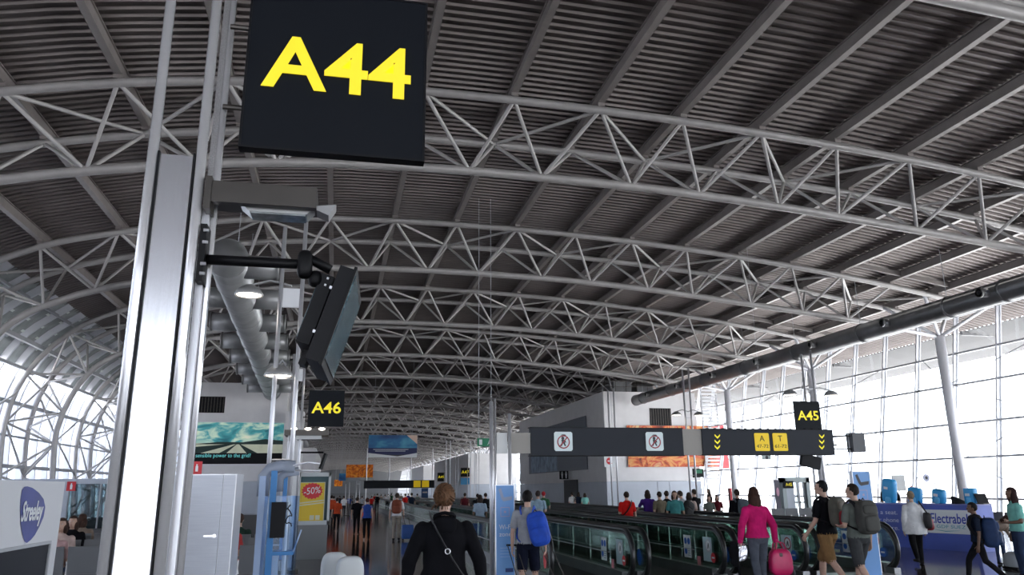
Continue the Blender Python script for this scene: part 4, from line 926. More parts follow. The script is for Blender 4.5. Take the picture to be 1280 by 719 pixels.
# white moulded chairs
for i, (px, py, yy, lab) in enumerate(((419, 690, 10.3, 'white moulded shell chair in front, left of the woman in black'), (438, 695, 9.9, 'second white moulded shell chair partly behind the first'))):
    P = onY(px, py, yy); t = empty('shell_chair', (P.x, yy, 0), lab, 'chair', 'white shell chairs')
    MB().se((P.x, yy, P.z-.28), (.17, .07, .28), (.55, .6), Matrix.Rotation(.12, 3, 'X')@Matrix.Rotation(.2*i, 3, 'Z'), 24, 16).build('backrest', mat('white_shell', (.72,.75,.76), .3), t, True)
    MB().se((P.x, yy+.2, .43), (.21, .23, .05), (.6, .6), None, 24, 12).build('seat', mat('white_shell', (.72,.75,.76)), t, True)
    MB().cyl((P.x, yy+.18, 0.02), (P.x, yy+.18, .42), .03, 10).cyl((P.x, yy+.18, 0), (P.x, yy+.18, .03), .2, 20).build('pedestal', chrome_m, t, True)
# ================================================================ LEFT FOREGROUND
# white display board with blue pick shaped logo, receding to the right
q0 = onY(0, 690, 5.25); q1 = onY(60, 680, 6.0); r = Vector((q1.x-q0.x, q1.y-q0.y, 0)).normalized(); n_ = r.cross(Vector((0,0,1)))
o = Vector((q1.x, q1.y, 0))+r*.12
t = empty('display_board', (o.x-.4, o.y-.5, 0), 'white display board with a dark blue pick-shaped logo at the left edge', 'board')
zt_ = 1.775
q = MB(); frame_quad(q, o, r, ZP, -1.9, 0, .05, zt_, -.35, .35); q.build('board', mat('board_white', (.62,.63,.66), .5), t)
wz = onY(60, 680, 6.0).z
q = MB(); frame_quad(q, o, r, ZP, -1.85, .5, -.115, wz, .004); wn = q.build('dark_window', mat('dark_screen_glass', (.010,.012,.018), .35, spec=.08), t)
q = MB(); frame_quad(q, o, r, ZP, -1.87, wz, -.10, wz+.02, .004, .01); frame_quad(q, o, r, ZP, -.115, .5, -.095, wz, .004, .01); q.build('window_frame', mull_m, wn)
def lp(px, py):   # photograph point on the board plane
    dv = Vector(tuple(_ray(px, py))); e = Vector((0,0,EYE)); k = (o-e).dot(n_)/dv.dot(n_); p = e+dv*k; return ((p-o).dot(r), p.z)
shape = [(30, 608.5), (34, 608.2), (40, 610), (48, 616), (54, 624), (56, 634), (54, 646), (49, 658), (43, 669), (38, 675), (33, 679), (30, 677), (27, 668), (25, 655), (24.5, 640), (25, 625), (27, 613)]
pc = [lp(*s) for s in shape]
q = MB(); frame_poly(q, o, r, ZP, [(a_, b_) for a_, b_ in pc][::-1], .003); q.build('logo_shape', mat('logo_navy', (.035,.05,.24), .35, 0, .35, 3), t)
cpt = lp(39.5, 640); text('lettering', 'Streeley', .17, stwhite_m, o+r*cpt[0]+Vector((0,0,cpt[1]))+n_*.006, r, Vector((0,0,1))+r*.0, t, width=lp(53, 641)[0]-lp(27, 641)[0], depth=.001, shear=.25, bold=.003)
# fire signs
for (px, py, Y, w_, hz_, lab) in ((89, 608, 41.95, .20, .22, 'small red fire extinguisher sign on the low wall left of the foreground mast'), (246, 585, 8.2, .048, .062, 'red fire extinguisher sign above the steel cabinet')):
    a = onY(px, py, Y); t = empty('fire_sign', a, lab, 'sign', 'red fire signs'); k = w_/.055
    MB().box(a, (w_*2, .012, hz_*2)).build('plate', red_m, t)
    q = MB(); frame_quad(q, a+Vector((0, -.008, 0)), XP, ZP, -.012*k, -.04*k, .016*k, .02*k); frame_quad(q, a+Vector((0, -.008, 0)), XP, ZP, -.006*k, .02*k, .008*k, .04*k); q.build('extinguisher_print', stwhite_m, t)
    if px > 100: MB().box(a+Vector((0, .02, -.06)), (.03, .02, .22)).build('bracket', steel_m, t)
# steel cabinet
a = onY(228, 593, 8.0); b = onY(296, 594, 8.0)
t = empty('steel_cabinet', ((a.x+b.x)/2, 8, 0), 'tall brushed steel cabinet with a small lever handle right of the foreground mast', 'cabinet')
W = b.x-a.x; H_ = a.z
MB().box2((a.x-.2, 8.02, 0.05), (b.x, 8.6, H_)).build('body', steel_m, t); MB().box2((a.x-.2, 8.05, 0), (b.x-.02, 8.55, .05)).build('plinth', black_m, t)
sp = onY(274, 660, 8).x
cab_m = mat('cabinet_steel', (.30,.31,.34), .38, .85, .06, 4, .05, stretch=(1, 1, 30))
MB().box2((a.x-.2, 8.0, .06), (sp, 8.02, H_-.01)).build('door', cab_m, t)
dr = MB().box2((sp+.006, 8.0, .06), (b.x-.01, 8.02, H_-.01)).build('door', cab_m, t)
hp = onY(264, 670, 7.98); MB().cyl((hp.x+.03, 7.96, hp.z), (hp.x+.03, 8.0, hp.z), .018, 12).box((hp.x-.02, 7.955, hp.z), (.09, .015, .018)).build('handle', chrome_m, dr)
# blue kiosk
Yk = 9.6
t = empty('phone_kiosk', (onY(345, 719, Yk).x, Yk, 0), 'blue framed glass charging kiosk with black screen box and rounded grey hood', 'kiosk')
xs_ = [onY(p, 640, Yk).x for p in (326, 338, 347, 368)]
zk = onY(345, 582, Yk).z
kb = mat('kiosk_blue', (.03,.22,.55), .4); kl = mat('kiosk_paleblue', (.38,.50,.72), .4)
MB().box2((xs_[0]-.04, Yk, 0), (xs_[0]+.03, Yk+.5, zk-.12)).build('side_post', kl, t); MB().box2((xs_[1]-.02, Yk, 0), (xs_[1]+.05, Yk+.04, zk-.06)).build('blue_post', kb, t)
MB().box2((xs_[2]+.02, Yk+.35, 0.9), (xs_[2]+.07, Yk+.39, zk-.1)).build('blue_post', kb, t)
MB().tube([(xs_[0], Yk+.1, zk-.35), (xs_[0], Yk+.1, zk-.12), (xs_[0]+.06, Yk+.1, zk-.04), (xs_[0]+.2, Yk+.1, zk), (xs_[2]+.16, Yk+.1, zk-.01)], .03, 8, ry=.07).build('hood', mat('hood_grey', (.30,.34,.42), .4), t, True)
MB().tube([(xs_[2]-.02, Yk+.3, zk-.3), (xs_[2]-.02, Yk+.3, zk-.14), (xs_[2]+.05, Yk+.3, zk-.08), (xs_[2]+.2, Yk+.3, zk-.06)], .022, 8, ry=.05).build('hood', mat('hood_grey', (.30,.34,.42)), t, True)
MB().tube([(xs_[2]+.1, Yk+.1, zk-.01), (onY(385, 578, Yk).x, Yk-.0, onY(385, 578, Yk).z), (onY(400, 580, Yk).x, Yk, onY(400, 580, Yk).z)], .012, 6).tube([(xs_[2]+.1, Yk+.3, zk-.05), (onY(400, 588, Yk).x, Yk+.2, onY(400, 588, Yk).z)], .012, 6).build('top_rail', steel_m, t)
MB().box2((xs_[0]+.02, Yk+.02, .3), (xs_[3]+.05, Yk+.028, zk-.35)).build('front_glass', kglass_m, t)
MB().box2((xs_[0]-.03, Yk+.5, .3), (xs_[3], Yk+.508, zk-.35)).build('rear_glass', kglass_m, t)
A1 = onY(340.5, 628, Yk); B1 = onY(352, 672, Yk)
sc = MB().box2((A1.x, Yk-.10, B1.z), (B1.x+.03, Yk+.01, A1.z)).build('screen_box', black_m, t)
cb = []
for i in range(16): a_ = i*.75; cb.append((B1.x+.07+.035*math.cos(a_), Yk-.04, B1.z+.12+.016*i+.02*math.sin(a_*1.7)))
MB().tube(cb, .007, 6).build('handset_cord', black_m, t); MB().se((B1.x+.05, Yk+.05, A1.z-.08), (.02, .03, .09), (.6, .6), None, 12, 8).build('handset', stwhite_m, t, True)
sh = onY(352, 692, Yk); MB().box2((sh.x-.12, Yk-.02, sh.z-.02), (sh.x+.13, Yk+.3, sh.z+.02)).build('shelf', kb, t)
MB().cyl((sh.x+.12, Yk+.02, sh.z), (sh.x+.20, Yk+.1, sh.z+.25), .01, 6).build('shelf_stay', kl, t)
MB().cyl((sh.x+.02, Yk+.15, 0), (sh.x+.02, Yk+.15, A1.z), .025, 10).build('post', whitepaint_m, t); MB().box2((sh.x-.12, Yk+.1, 0), (sh.x-.04, Yk+.2, sh.z)).build('lower_panel', whitepaint_m, t)
# poster vitrine
Yv = 21.0
a = onY(374, 591, Yv); b = onY(411, 656, Yv)
t = empty('poster_vitrine', ((a.x+b.x)/2, Yv, 0), 'grey framed vitrine with a yellow sale poster reading -50%', 'display case')
W = b.x-a.x; H_ = a.z
fr_m = mat('vitrine_grey', (.42,.45,.46), .4, .3)
MB().box2((a.x, Yv, b.z), (a.x+.05, Yv+.35, H_)).box2((b.x-.06, Yv, b.z), (b.x, Yv+.35, H_)).box2((a.x, Yv, H_-.1), (b.x, Yv+.35, H_)).box2((a.x, Yv, b.z), (b.x, Yv+.35, b.z+.1)).build('frame', fr_m, t)
MB().box2((a.x, Yv+.02, 0), (b.x-.03, Yv+.33, b.z)).build('base', mat('vitrine_base', (.20,.21,.22), .45), t)
MB().box2((a.x+.05, Yv+.2, b.z+.1), (b.x-.06, Yv+.22, H_-.1)).build('back_panel', mat('teal_back', (.08,.16,.18), .5), t)
c0 = onY(375.5, 604, Yv); c1 = onY(403.5, 652, Yv); po = Vector((c0.x, Yv+.05, c1.z)); pw_, ph = c1.x-c0.x, c0.z-c1.z
frame_quad(MB(), po, XP, ZP, -.02, -.02, pw_+.02, ph+.02, -.01, .008).build('poster_border', mat('poster_cream', (.62,.62,.45), .5), t)
pp = frame_quad(MB(), po, XP, ZP, 0, 0, pw_, ph, 0).build('poster', mat('poster_yellow', (.72,.50,.03), .5), t)
st = []; 
for i in range(36): rr_ = (.30 if i % 2 else .26)*pw_*1.35; a_ = 2*math.pi*i/36; st.append((pw_*.5+rr_*math.cos(a_)*1.1, ph*.79+rr_*math.sin(a_)*.85))
frame_poly(MB(), po, XP, ZP, st, .004).build('red_star', red_m, pp)
text('lettering', '-50%', .24, stwhite_m, po+Vector((pw_*.5, -.008, ph*.79)), Vector((1, 0, .12)), ZP, pp, width=pw_*.68, depth=.001)
for (f, s_) in ((.50, .05), (.44, .05)): frame_poly(MB(), po, XP, ZP, [(0, ph*(f-.04)), (pw_, ph*(f+.03)), (pw_, ph*(f+.03+s_*.6)), (0, ph*(f-.04+s_*.6))], .004).build('print_stripe', mat('poster_cream', (.62,.62,.45)), pp)
for x_ in (.45, .68): frame_quad(MB(), po, XP, ZP, pw_*x_, ph*.04, pw_*(x_+.18), ph*.16, .004).build('print_block', mat('poster_cream', (.62,.62,.45)), pp)
# ================================================================ PEOPLE
def _caps(p0, r0, p1, r1, n=14, seg=7):
    p0 = Vector(p0); p1 = Vector(p1); m_ = MB(); d = (p1-p0); L = d.length; d.normalize()
    a = d.orthogonal().normalized(); b = d.cross(a); rings = []
    for k in range(4): t = math.pi/2*(k+.35)/4; rings.append((p0-d*r0*math.cos(t), r0*math.sin(t)))
    for k in range(seg+1): f = k/seg; rings.append((p0+d*L*f, r0+(r1-r0)*f))
    for k in range(3, -1, -1): t = math.pi/2*(k+.35)/4; rings.append((p1+d*r1*math.cos(t), r1*math.sin(t)))
    vs_ = []
    for c, r in rings:
        for i in range(n): t = 2*math.pi*i/n; vs_.append(c+a*math.cos(t)*r+b*math.sin(t)*r)
    N = len(rings); fs_ = [(j*n+i, j*n+(i+1)%n, (j+1)*n+(i+1)%n, (j+1)*n+i) for j in range(N-1) for i in range(n)]
    fs_ += [tuple(range(n))[::-1], tuple(range((N-1)*n, N*n))]
    return vs_, fs_
def _loft(rings, n=24):
    # dense along z
    R2 = []
    for (a, b) in zip(rings, rings[1:]):
        for k in range(4): f = k/4; R2.append([a[i]+(b[i]-a[i])*f for i in range(5)])
    R2.append(list(rings[-1])); vs_ = []
    for (cx, cy, z, rx, ry) in R2:
        for i in range(n): t = 2*math.pi*i/n; vs_.append(Vector((cx+rx*math.cos(t), cy+ry*math.sin(t), z)))
    N = len(R2); fs_ = [(j*n+i, j*n+(i+1)%n, (j+1)*n+(i+1)%n, (j+1)*n+i) for j in range(N-1) for i in range(n)]
    fs_ += [tuple(range(n))[::-1], tuple(range((N-1)*n, N*n))]
    return vs_, fs_
def _ell(c, r, n=16, nv=10):
    m_ = MB().se(c, r, (1, 1), None, n, nv); return [Vector(v) for v in m_.v], m_.f
def remeshed(prims, voxel, smooth=2, name='m'):
    bm_v = []; bm_f = []; tags = []
    for vs_, fs_, tg in prims:
        b = len(bm_v); bm_v += [tuple(v) for v in vs_]; bm_f += [tuple(i+b for i in f) for f in fs_]; tags += [tg]*len(vs_)
    me = bpy.data.meshes.new(name); me.from_pydata(bm_v, [], bm_f); me.update()
    ob = bpy.data.objects.new(name, me)
    md = ob.modifiers.new('r', 'REMESH'); md.mode = 'VOXEL'; md.voxel_size = voxel; md.adaptivity = 0
    if smooth: sm = ob.modifiers.new('s', 'SMOOTH'); sm.iterations = smooth; sm.factor = .5
    out = evaluated_mesh(ob); bpy.data.meshes.remove(me)
    return out, bm_v, tags
SKIN = {'pale': (0.52, 0.33, 0.25), 'tan': (0.42, 0.25, 0.17), 'brown': (0.16, 0.085, 0.055)}
def cloth(c, nm): return mat('cloth_'+nm, c, .9, 0, .18, 9, .25, bscale=45, spec=.12)
def person(label, x, y, h=1.72, rot=0.0, top=('grey', (.3,.3,.3)), bot=('navy', (.03,.035,.06)), shoe=('shoe_dark', (.03,.03,.03)), skin='pale', hair='short', haircol=(.03,.02,.015), sleeve='short', legs='long',
           arms=('down', 'down'), stride=0.0, sit=False, bend=0.0, headyaw=0.0, headpitch=0.0, vox=.016, girth=1.0, z0=0.0, group=None, female=False, coat=False, shoulders=1.0, name_extra=None):
    P = []; s = h/1.72
    def cap(a, ra, b, rb, tg, n=14, seg=7): v, f = _caps(a, ra, b, rb, n, seg); P.append((v, f, tg))
    def loft(r, tg): v, f = _loft(r); P.append((v, f, tg))
    def ell(c, r, tg): v, f = _ell(c, r); P.append((v, f, tg))
    SKN, TOP, BOT, SHO = 0, 1, 2, 3
    g = girth; sw = (.175 if female else .19)*shoulders; hipw = .175 if female else .165
    pz = .93 if not sit else .50
    dz = pz-.93
    # legs
    for sd in (-1, 1):
        hip = Vector((sd*.088, 0, (.855 if not sit else .89)+dz))
        if sit: knee = Vector((sd*.11, .42, .50)); ank = Vector((sd*.11, .46, .10)); 
        else:
            st = stride*sd
            knee = Vector((sd*.095, st*.5+.03+abs(stride)*.12, .50)); ank = Vector((sd*.095, st*1.0-(.02 if st > 0 else .10*abs(stride)/.25), .09+(.07 if st < 0 and abs(stride) > .1 else 0)))
        leg_t = BOT if legs == 'long' else SKN
        cap(hip, .088*g, knee, .060*g, BOT if legs != 'none' else SKN); 
        if legs == 'short':
            kk = hip.lerp(knee, .96); cap(hip, .10*g, kk, .088, BOT); cap(knee.lerp(hip, .2), .062, knee, .055, SKN)
        m1 = knee.lerp(ank, .35)
        if leg_t == BOT: cap(knee, .062*g, ank+Vector((0, 0, .02)), .048, BOT)
        else: cap(knee, .052, m1, .056, SKN); cap(m1, .056, ank, .036, SKN)
        toe = ank+Vector((sd*.02, .15, -.05)); heel = ank+Vector((0, -.03, -.045))
        cap(heel, .040, toe, .034, SHO); cap(ank, .040, heel, .040, SHO)
    # torso
    hz = pz
    loft([(0, 0, hz-.13, hipw*.72*g, .095*g), (0, -.008, hz-.05, hipw*.97*g, .118*g), (0, 0, hz-.01, hipw*.80*g, .095*g), (0, 0, hz+.12, .12*g, .08*g)], BOT)
    hem = hz-.04 if not coat else hz-.22
    tor = [(0, 0, hem, (hipw+.024)*g, .138*g), (0, 0, hz+.08, (.158 if female else .165)*g, .118*g), (0, .0, hz+.20, .158*g, .115*g), (0, 0, hz+.33, .175*g, .122*g), (0, -.005, hz+.405, sw*.99, .108*g), (0, -.01, hz+.455, sw*.82, .088), (0, -.01, hz+.495, sw*.52, .070), (0, -.01, hz+.520, .066, .060)]
    if coat: tor = [(0, 0, hem, .235*g, .165*g), (0, 0, hz-.02, .212*g, .152*g), (0, 0, hz+.08, .178*g, .130*g)]+tor[2:]
    loft(tor, TOP)
    # shoulders & arms
    for k, sd in enumerate((-1, 1)):
        S = Vector((sd*sw*.96, -.005, hz+.422-(.018 if sleeve == 'long' else 0))); mode = arms[k]
        E = {'down': (.065, -.02, -.28), 'out': (.12, -.03, -.26), 'front': (.07, .04, -.26), 'back': (.09, -.12, -.25), 'hold': (.06, .02, -.28), 'rail': (.14, .06, -.24), 'lap': (.06, .05, -.27), 'up': (.12, .12, -.12), 'slung': (.06,-.02,-.28)}[mode]
        Wd = {'down': (.08, .03, -.53), 'out': (.15, .0, -.50), 'front': (.08, .20, -.46), 'back': (.12, -.20, -.48), 'hold': (-.05, .22, -.30), 'rail': (.20, .26, -.38), 'lap': (-.04, .27, -.34), 'up': (.02, .28, .08), 'slung': (.02,.18,-.30)}[mode]
        El = S+Vector((sd*E[0], E[1], E[2])); W_ = S+Vector((sd*Wd[0], Wd[1], Wd[2]))
        cap(S, .047, El, .037, SKN); cap(El, .037, W_, .026, SKN)
        if sleeve == 'long': cap(S, .060*g, El, .054*g, TOP); cap(El, .054*g, W_, .042, TOP)
        elif sleeve == 'short': cap(S, .066, S.lerp(El, .68), .058, TOP)
        else: cap(S, .055, S.lerp(El, .08), .05, TOP)
        # hand
        d = (W_-El).normalized(); 
        if mode in ('hold', 'up', 'lap', 'rail', 'slung'): side = Vector((-sd*.3, 0, 1)).cross(d).normalized()
        else: side = Vector((0, 1, 0))
        side = (side-d*side.dot(d)).normalized(); nrm = d.cross(side)
        palm = W_+d*.05
        for off in (-.022, 0, .022): cap(W_+side*off*.6, .018, palm+side*off+d*.03, .014, SKN, 8, 3)
        curl = nrm*(-sd)*.02*(1 if side.dot(Vector((0,1,0))) > -.5 else -1)
        for fi, (off, ln) in enumerate(((-.031, .060), (-.0105, .072), (.0105, .076), (.031, .066))):
            a = palm+side*off+d*.035; b = a+d*ln*.5+curl*.6; c_ = b+d*ln*.42+curl*1.5
            cap(a, .0098, b, .0092, SKN, 7, 3); cap(b, .0092, c_, .0075, SKN, 7, 3)
        th = W_+side*.03+d*.025; cap(th, .012, th+side*.028+d*.035+curl*.6, .0105, SKN, 7, 3); cap(th+side*.028+d*.035+curl*.6, .0105, th+side*.034+d*.06+curl, .009, SKN, 7, 2)
    # neck and head
    nb = Vector((0, -.01, hz+.49)); hc = Vector((0, .02, hz+.675))
    hs = len(P)
    cap(nb, .058 if not female else .05, hc+Vector((0, -.02, -.07)), .052 if not female else .046, SKN)
    hd = len(P)
    ell(hc+Vector((0, -.008, .012)), (.076, .095, .10), SKN); ell(hc+Vector((0, .022, -.052)), (.056, .066, .066), SKN)
    cap(hc+Vector((0, .085, .012)), .010, hc+Vector((0, .103, -.022)), .014, SKN, 8, 3); ell(hc+Vector((0, .078, -.085)), (.022, .018, .016), SKN)
    ell(hc+Vector((0, .083, -.055)), (.022, .012, .007), SKN); cap(hc+Vector((-.035, .078, .025)), .012, hc+Vector((.035, .078, .025)), .012, SKN, 8, 3)
    for sd in (-1, 1): ell(hc+Vector((sd*.079, -.008, -.005)), (.010, .020, .031), SKN)
    Rh = Matrix.Rotation(-headyaw, 3, 'Z')@Matrix.Rotation(headpitch, 3, 'X'); pv = hc+Vector((0, -.02, -.08))
    for i in range(hd, len(P)): P[i] = ([pv+Rh@(Vector(v)-pv) for v in P[i][0]], P[i][1], P[i][2])
    # hair
    HP = []; n_ = 24
    if hair not in ('none',):
        m_ = MB().se((0, 0, 0), (.086, .103, .106), (1, 1), None, 30, 22); vv = []
        for v in m_.v:
            v = Vector(v); lowlim = -.035 if hair in ('short', 'cap') else -.05
            q = v*1.0
            nz = noise.noise(v*38)*.006+noise.noise(Vector((v.x*60, v.y*60, v.z*14)))*.004
            q += v.normalized()*nz
            front = (v.y > .028 and v.z < .048)
            if front or v.z < lowlim-(.055 if v.y < -.02 else 0): q = Vector((v.x*.78, v.y*.78-.006, v.z*.8))
            vv.append(hc+Vector((0, -.012, .016))+q)
        HP.append((vv, m_.f))
    if hair == 'bun':
        m_ = MB().se(hc+Vector((0, -.115, .005)), (.058, .045, .055), (1, 1), None, 22, 16)
        vv = []
        for v in m_.v:
            v = Vector(v); c0 = hc+Vector((0, -.115, .005)); dl = (v-c0).normalized(); vv.append(v+dl*(noise.noise(dl*3.2+Vector((2,1,5)))*.014+math.sin(math.atan2(dl.z, dl.x)*3+dl.y*6)*.006))
        HP.append((vv, m_.f))
    if hair in ('long', 'bob'):
        L = .26 if hair == 'long' else .15
        for (cx, cy, cz, rx, ry, rz) in ((0, -.055, -.04-L*.42, .104, .062, L*.64), (-.070, -.02, -.03-L*.3, .036, .062, L*.55), (.070, -.02, -.03-L*.3, .036, .062, L*.55)):
            m_ = MB().se(hc+Vector((cx, cy, cz)), (rx, ry, rz), (.9, 1), None, 22, 16)
            vv = [Vector(v)+Vector((noise.noise(Vector((v[0]*50, v[1]*50, v[2]*6)))*.008, noise.noise(Vector((v[0]*50+9, v[1]*50, v[2]*6)))*.008, 0)) for v in m_.v]; HP.append((vv, m_.f))
    HP = [([pv+Rh@(Vector(v)-pv) for v in vs_], fs_) for vs_, fs_ in HP]
    face = [hc+Vector((-.030, .083, .012)), hc+Vector((.030, .083, .012))]; mouth = hc+Vector((0, .089, -.055))
    face = [pv+Rh@(v-pv) for v in face]; mouth = pv+Rh@(mouth-pv)
    # bend
    def bd(v):
        v = Vector(v)
        if bend:
            z = v.z-(pz+.05)
            if z > 0: w_ = min(1, z/.15); R_ = Matrix.Rotation(-bend*w_, 3, 'X'); b0 = Vector((0, 0, pz+.05)); v = b0+R_@(v-b0)
        return v*s
    P = [([bd(v) for v in vs_], fs_, tg) for vs_, fs_, tg in P]
    minz = min(v.z for vs_, _, _ in P for v in vs_)
    me, sv, tags = remeshed(P, vox*s)
    kd = kdtree.KDTree(len(sv)); [kd.insert(v, i) for i, v in enumerate(sv)]; kd.balance()
    tm = cloth(top[1], top[0]); bm_ = cloth(bot[1], bot[0]); smt = cloth(shoe[1], shoe[0]); skm = mat('skin_'+skin, SKIN[skin], .55, 0, .06, 20)
    me.materials.clear()
    for k in (skm, tm, bm_, smt): me.materials.append(k)
    idx = [tags[kd.find(p.center)[1]] for p in me.polygons]
    # cloth folds
    vt = [0]*len(me.vertices)
    for p, i in zip(me.polygons, idx):
        for v in p.vertices: vt[v] = i
    me.update()
    nv_ = len(me.vertices); co = np.empty(nv_*3); me.vertices.foreach_get('co', co); co = co.reshape(-1, 3)
    nr_ = np.empty(nv_*3); me.vertex_normals.foreach_get('vector', nr_); nr_ = nr_.reshape(-1, 3)
    for j in range(nv_):
        if vt[j] in (1, 2):
            c = co[j]; f = noise.noise(Vector((c[0]*9, c[1]*9, c[2]*4+x)))*.010+noise.noise(Vector((c[0]*22, c[1]*22, c[2]*14+y)))*.004
            co[j] = c+nr_[j]*(f+.002)
    me.vertices.foreach_set('co', co.ravel())
    for p, i in zip(me.polygons, idx): p.material_index = i
    me.polygons.foreach_set('use_smooth', [True]*len(me.polygons)); me.update()
    t = empty('person', (x, y, z0), label, 'person', group); t.rotation_euler = (0, 0, rot)
    b = bpy.data.objects.new('body', me); C.objects.link(b); b.parent = t; b.location = (0, 0, -minz)
    if HP:
        m_ = MB()
        for vs_, fs_ in HP: m_.add([bd(v) for v in vs_], fs_)
        hm = mat('hair_%d_%d' % (int(haircol[0]*1000), int(haircol[2]*1000)), haircol, .7, 0, .45, 40, .5, stretch=(1, 1, .25), bscale=120, spec=.2)
        o_ = m_.build('hair' if hair != 'cap' else 'cap', hm, None, True); o_.parent = t; o_.location = (0, 0, -minz)
    em = mat('eye_dark', (.02,.015,.012), .2); wm = mat('eye_white', (.7,.68,.65), .3)
    for e in face:
        q = MB().se(bd(e), (.012*s, .007*s, .007*s), (1, 1), None, 10, 6).build('eye', wm, None, True); q.parent = t; q.location = (0, 0, -minz)
        q2 = MB().se(bd(e+Rh@Vector((0, .0055, 0))), (.0055*s, .003*s, .0055*s), (1, 1), None, 8, 5).build('iris', em, None, True); q2.parent = q
    q = MB().se(bd(mouth+Rh@Vector((0, .006, 0))), (.022*s, .006*s, .006*s), (1, 1), None, 12, 6).build('mouth', mat('lips', (.38,.14,.12), .4), None, True); q.parent = t; q.location = (0, 0, -minz)
    t['stature'] = s
    return t
def place(px, yh, yf, **k):
    """person whose feet stand at photograph row yf and head top at row yh"""
    lane = k.pop('lane', None)
    P = onZ(px, yf)
    if lane: P = onX(px, 650, lane); P.z = 0
    Hh = onY(px, yh, P.y).z-k.get('z0', 0)
    return person(x=P.x, y=P.y, h=Hh*1.72/1.73, **k), P, Hh
def loc(t, v):   # local point of a person -> world
    return Vector(t.location)+Matrix.Rotation(t.rotation_euler.z, 3, 'Z')@(Vector(v)*t['stature'])
def backpack(t, label, w_, h, d, zc_, mcol, nm, strap=None, off=(0, 0), accents=(), tilt=0.0, straps=True, group=None):
    m_ = mat('bag_'+nm, mcol, .75, 0, .2, 8, .3, bscale=40); R_ = Matrix.Rotation(t.rotation_euler.z, 3, 'Z')@Matrix.Rotation(tilt, 3, 'Y'); c = loc(t, (off[0], -.125-d/2+off[1], zc_))
    b = empty('backpack', c, label, 'backpack', group)
    MB().se(c, (w_/2, d/2, h/2), (.55, .5), R_, 28, 20).build('main_bag', m_, b, True)
    MB().se(c+R_@Vector((0, -d*.42, -h*.18)), (w_*.40, d*.25, h*.24), (.5, .5), R_, 22, 14).build('front_pocket', accents[0] if accents else m_, b, True)
    MB().se(c+R_@Vector((0, -d*.30, h*.22)), (w_*.42, d*.28, h*.16), (.6, .6), R_, 22, 14).build('top_pocket', accents[1] if len(accents) > 1 else m_, b, True)
    MB().tube([c+R_@Vector((-.03, d*.2, h*.49)), c+R_@Vector((0, d*.2, h*.56)), c+R_@Vector((.03, d*.2, h*.49))], .008, 6).build('grab_loop', black_m, b)
    if straps:
        sm_ = strap or m_
        for sd in (-1, 1):
            pts = [loc(t, (sd*.09, -.125, 1.34)), loc(t, (sd*.112, -.085, 1.42)), loc(t, (sd*.118, -.01, 1.455)), loc(t, (sd*.128, .085, 1.40)), loc(t, (sd*.145, .135, 1.24)), loc(t, (sd*.175, .08, 1.08)), loc(t, (sd*.17, -.06, zc_-h*.30)), loc(t, (sd*.12, -.14, zc_-h*.38))]
            MB().tube(pts, .028, 8, ry=.008).build('strap', sm_, b, True)
    return b
def shoulder_bag(t, label, side, w_, h, d, z, mcol, nm, strapm=None, name='shoulder_bag', zs=1.42, group=None):
    m_ = mat('bag_'+nm, mcol, .6, 0, .15, 8, .2); c = loc(t, (side*(.27), -.05, z)); R_ = Matrix.Rotation(t.rotation_euler.z, 3, 'Z')
    b = empty(name, c, label, 'bag', group)
    MB().se(c, (d/2, w_/2, h/2), (.45, .4), R_, 24, 16).build('body', m_, b, True)
    pts = [c+R_@Vector((0, -w_*.4, h*.4)), loc(t, (side*.21, -.10, zs-.1)), loc(t, (side*.16, -.02, zs+.055)), loc(t, (side*.21, .08, zs-.1)), c+R_@Vector((0, w_*.4, h*.4))]
    MB().tube(pts, .016, 8, ry=.006).build('strap', strapm or m_, b, True)
    return b
def trolley_case(c, rot, w_, h, d, mcol, nm, label, handle_to=None, group=None, hard=True):
    R_ = Matrix.Rotation(rot, 3, 'Z'); c = Vector(c); t = empty('suitcase', c, label, 'suitcase', group)
    m_ = mat('case_'+nm, mcol, .5, 0, .1, 6)
    MB().se(c+Vector((0, 0, .06+h/2)), (w_/2, d/2, h/2), (.2, .2), R_, 28, 16).build('shell', m_, t, True)
    MB().se(c+R_@Vector((0, -d*.42, .06+h*.42)), (w_*.4, d*.14, h*.33), (.2, .2), R_, 20, 12).build('front_pocket', m_, t, True)
    for sd in (-1, 1):
        MB().cyl(c+R_@Vector((sd*w_*.38-.02, 0, .035)), c+R_@Vector((sd*w_*.38+.02, 0, .035)), .035, 12).build('wheel', black_m, t, True)
    top = handle_to or (c+Vector((0, 0, 1.0)))
    for sd in (-1, 1): MB().cyl(c+R_@Vector((sd*w_*.2, 0, .06+h*.95)), top+R_@Vector((sd*w_*.2, 0, 0)), .008, 6).build('handle_tube', dsteel_m, t, True)
    MB().cyl(top+R_@Vector((-w_*.25, 0, 0)), top+R_@Vector((w_*.25, 0, 0)), .014, 8).build('grip', black_m, t, True)
    return t
# ---- foreground woman in black
t, P, Hh = place(553, 603.5, 868, label='woman in a black hooded sweater, brown hair pinned up, centre foreground', top=('black', (.006,.006,.008)), bot=('black_trousers', (.01,.01,.012)), hair='bun', haircol=(.115,.058,.030), sleeve='long', arms=('out', 'out'), stride=.12, rot=-.05, vox=.0085, girth=1.18, female=True, shoulders=1.12, headyaw=.3)
hm_ = MB().se(loc(t, (0, -.115, 1.37)), (.105, .034, .070), (.8, .7), None, 26, 16)
hm_.tube([loc(t, (math.cos(a_)*.088, -.030+math.sin(a_)*.080, 1.432-.035*math.sin(a_))) for a_ in np.linspace(math.pi*.72, math.pi*2.28, 17)], .017, 12, ry=.017)
hm_.v = [tuple(Vector(v)+Vector((0, 1, 1))*noise.noise(Vector(v)*14)*.012) for v in hm_.v]
hm_.build('hood', cloth((.006,.006,.008), 'black'), t, True)
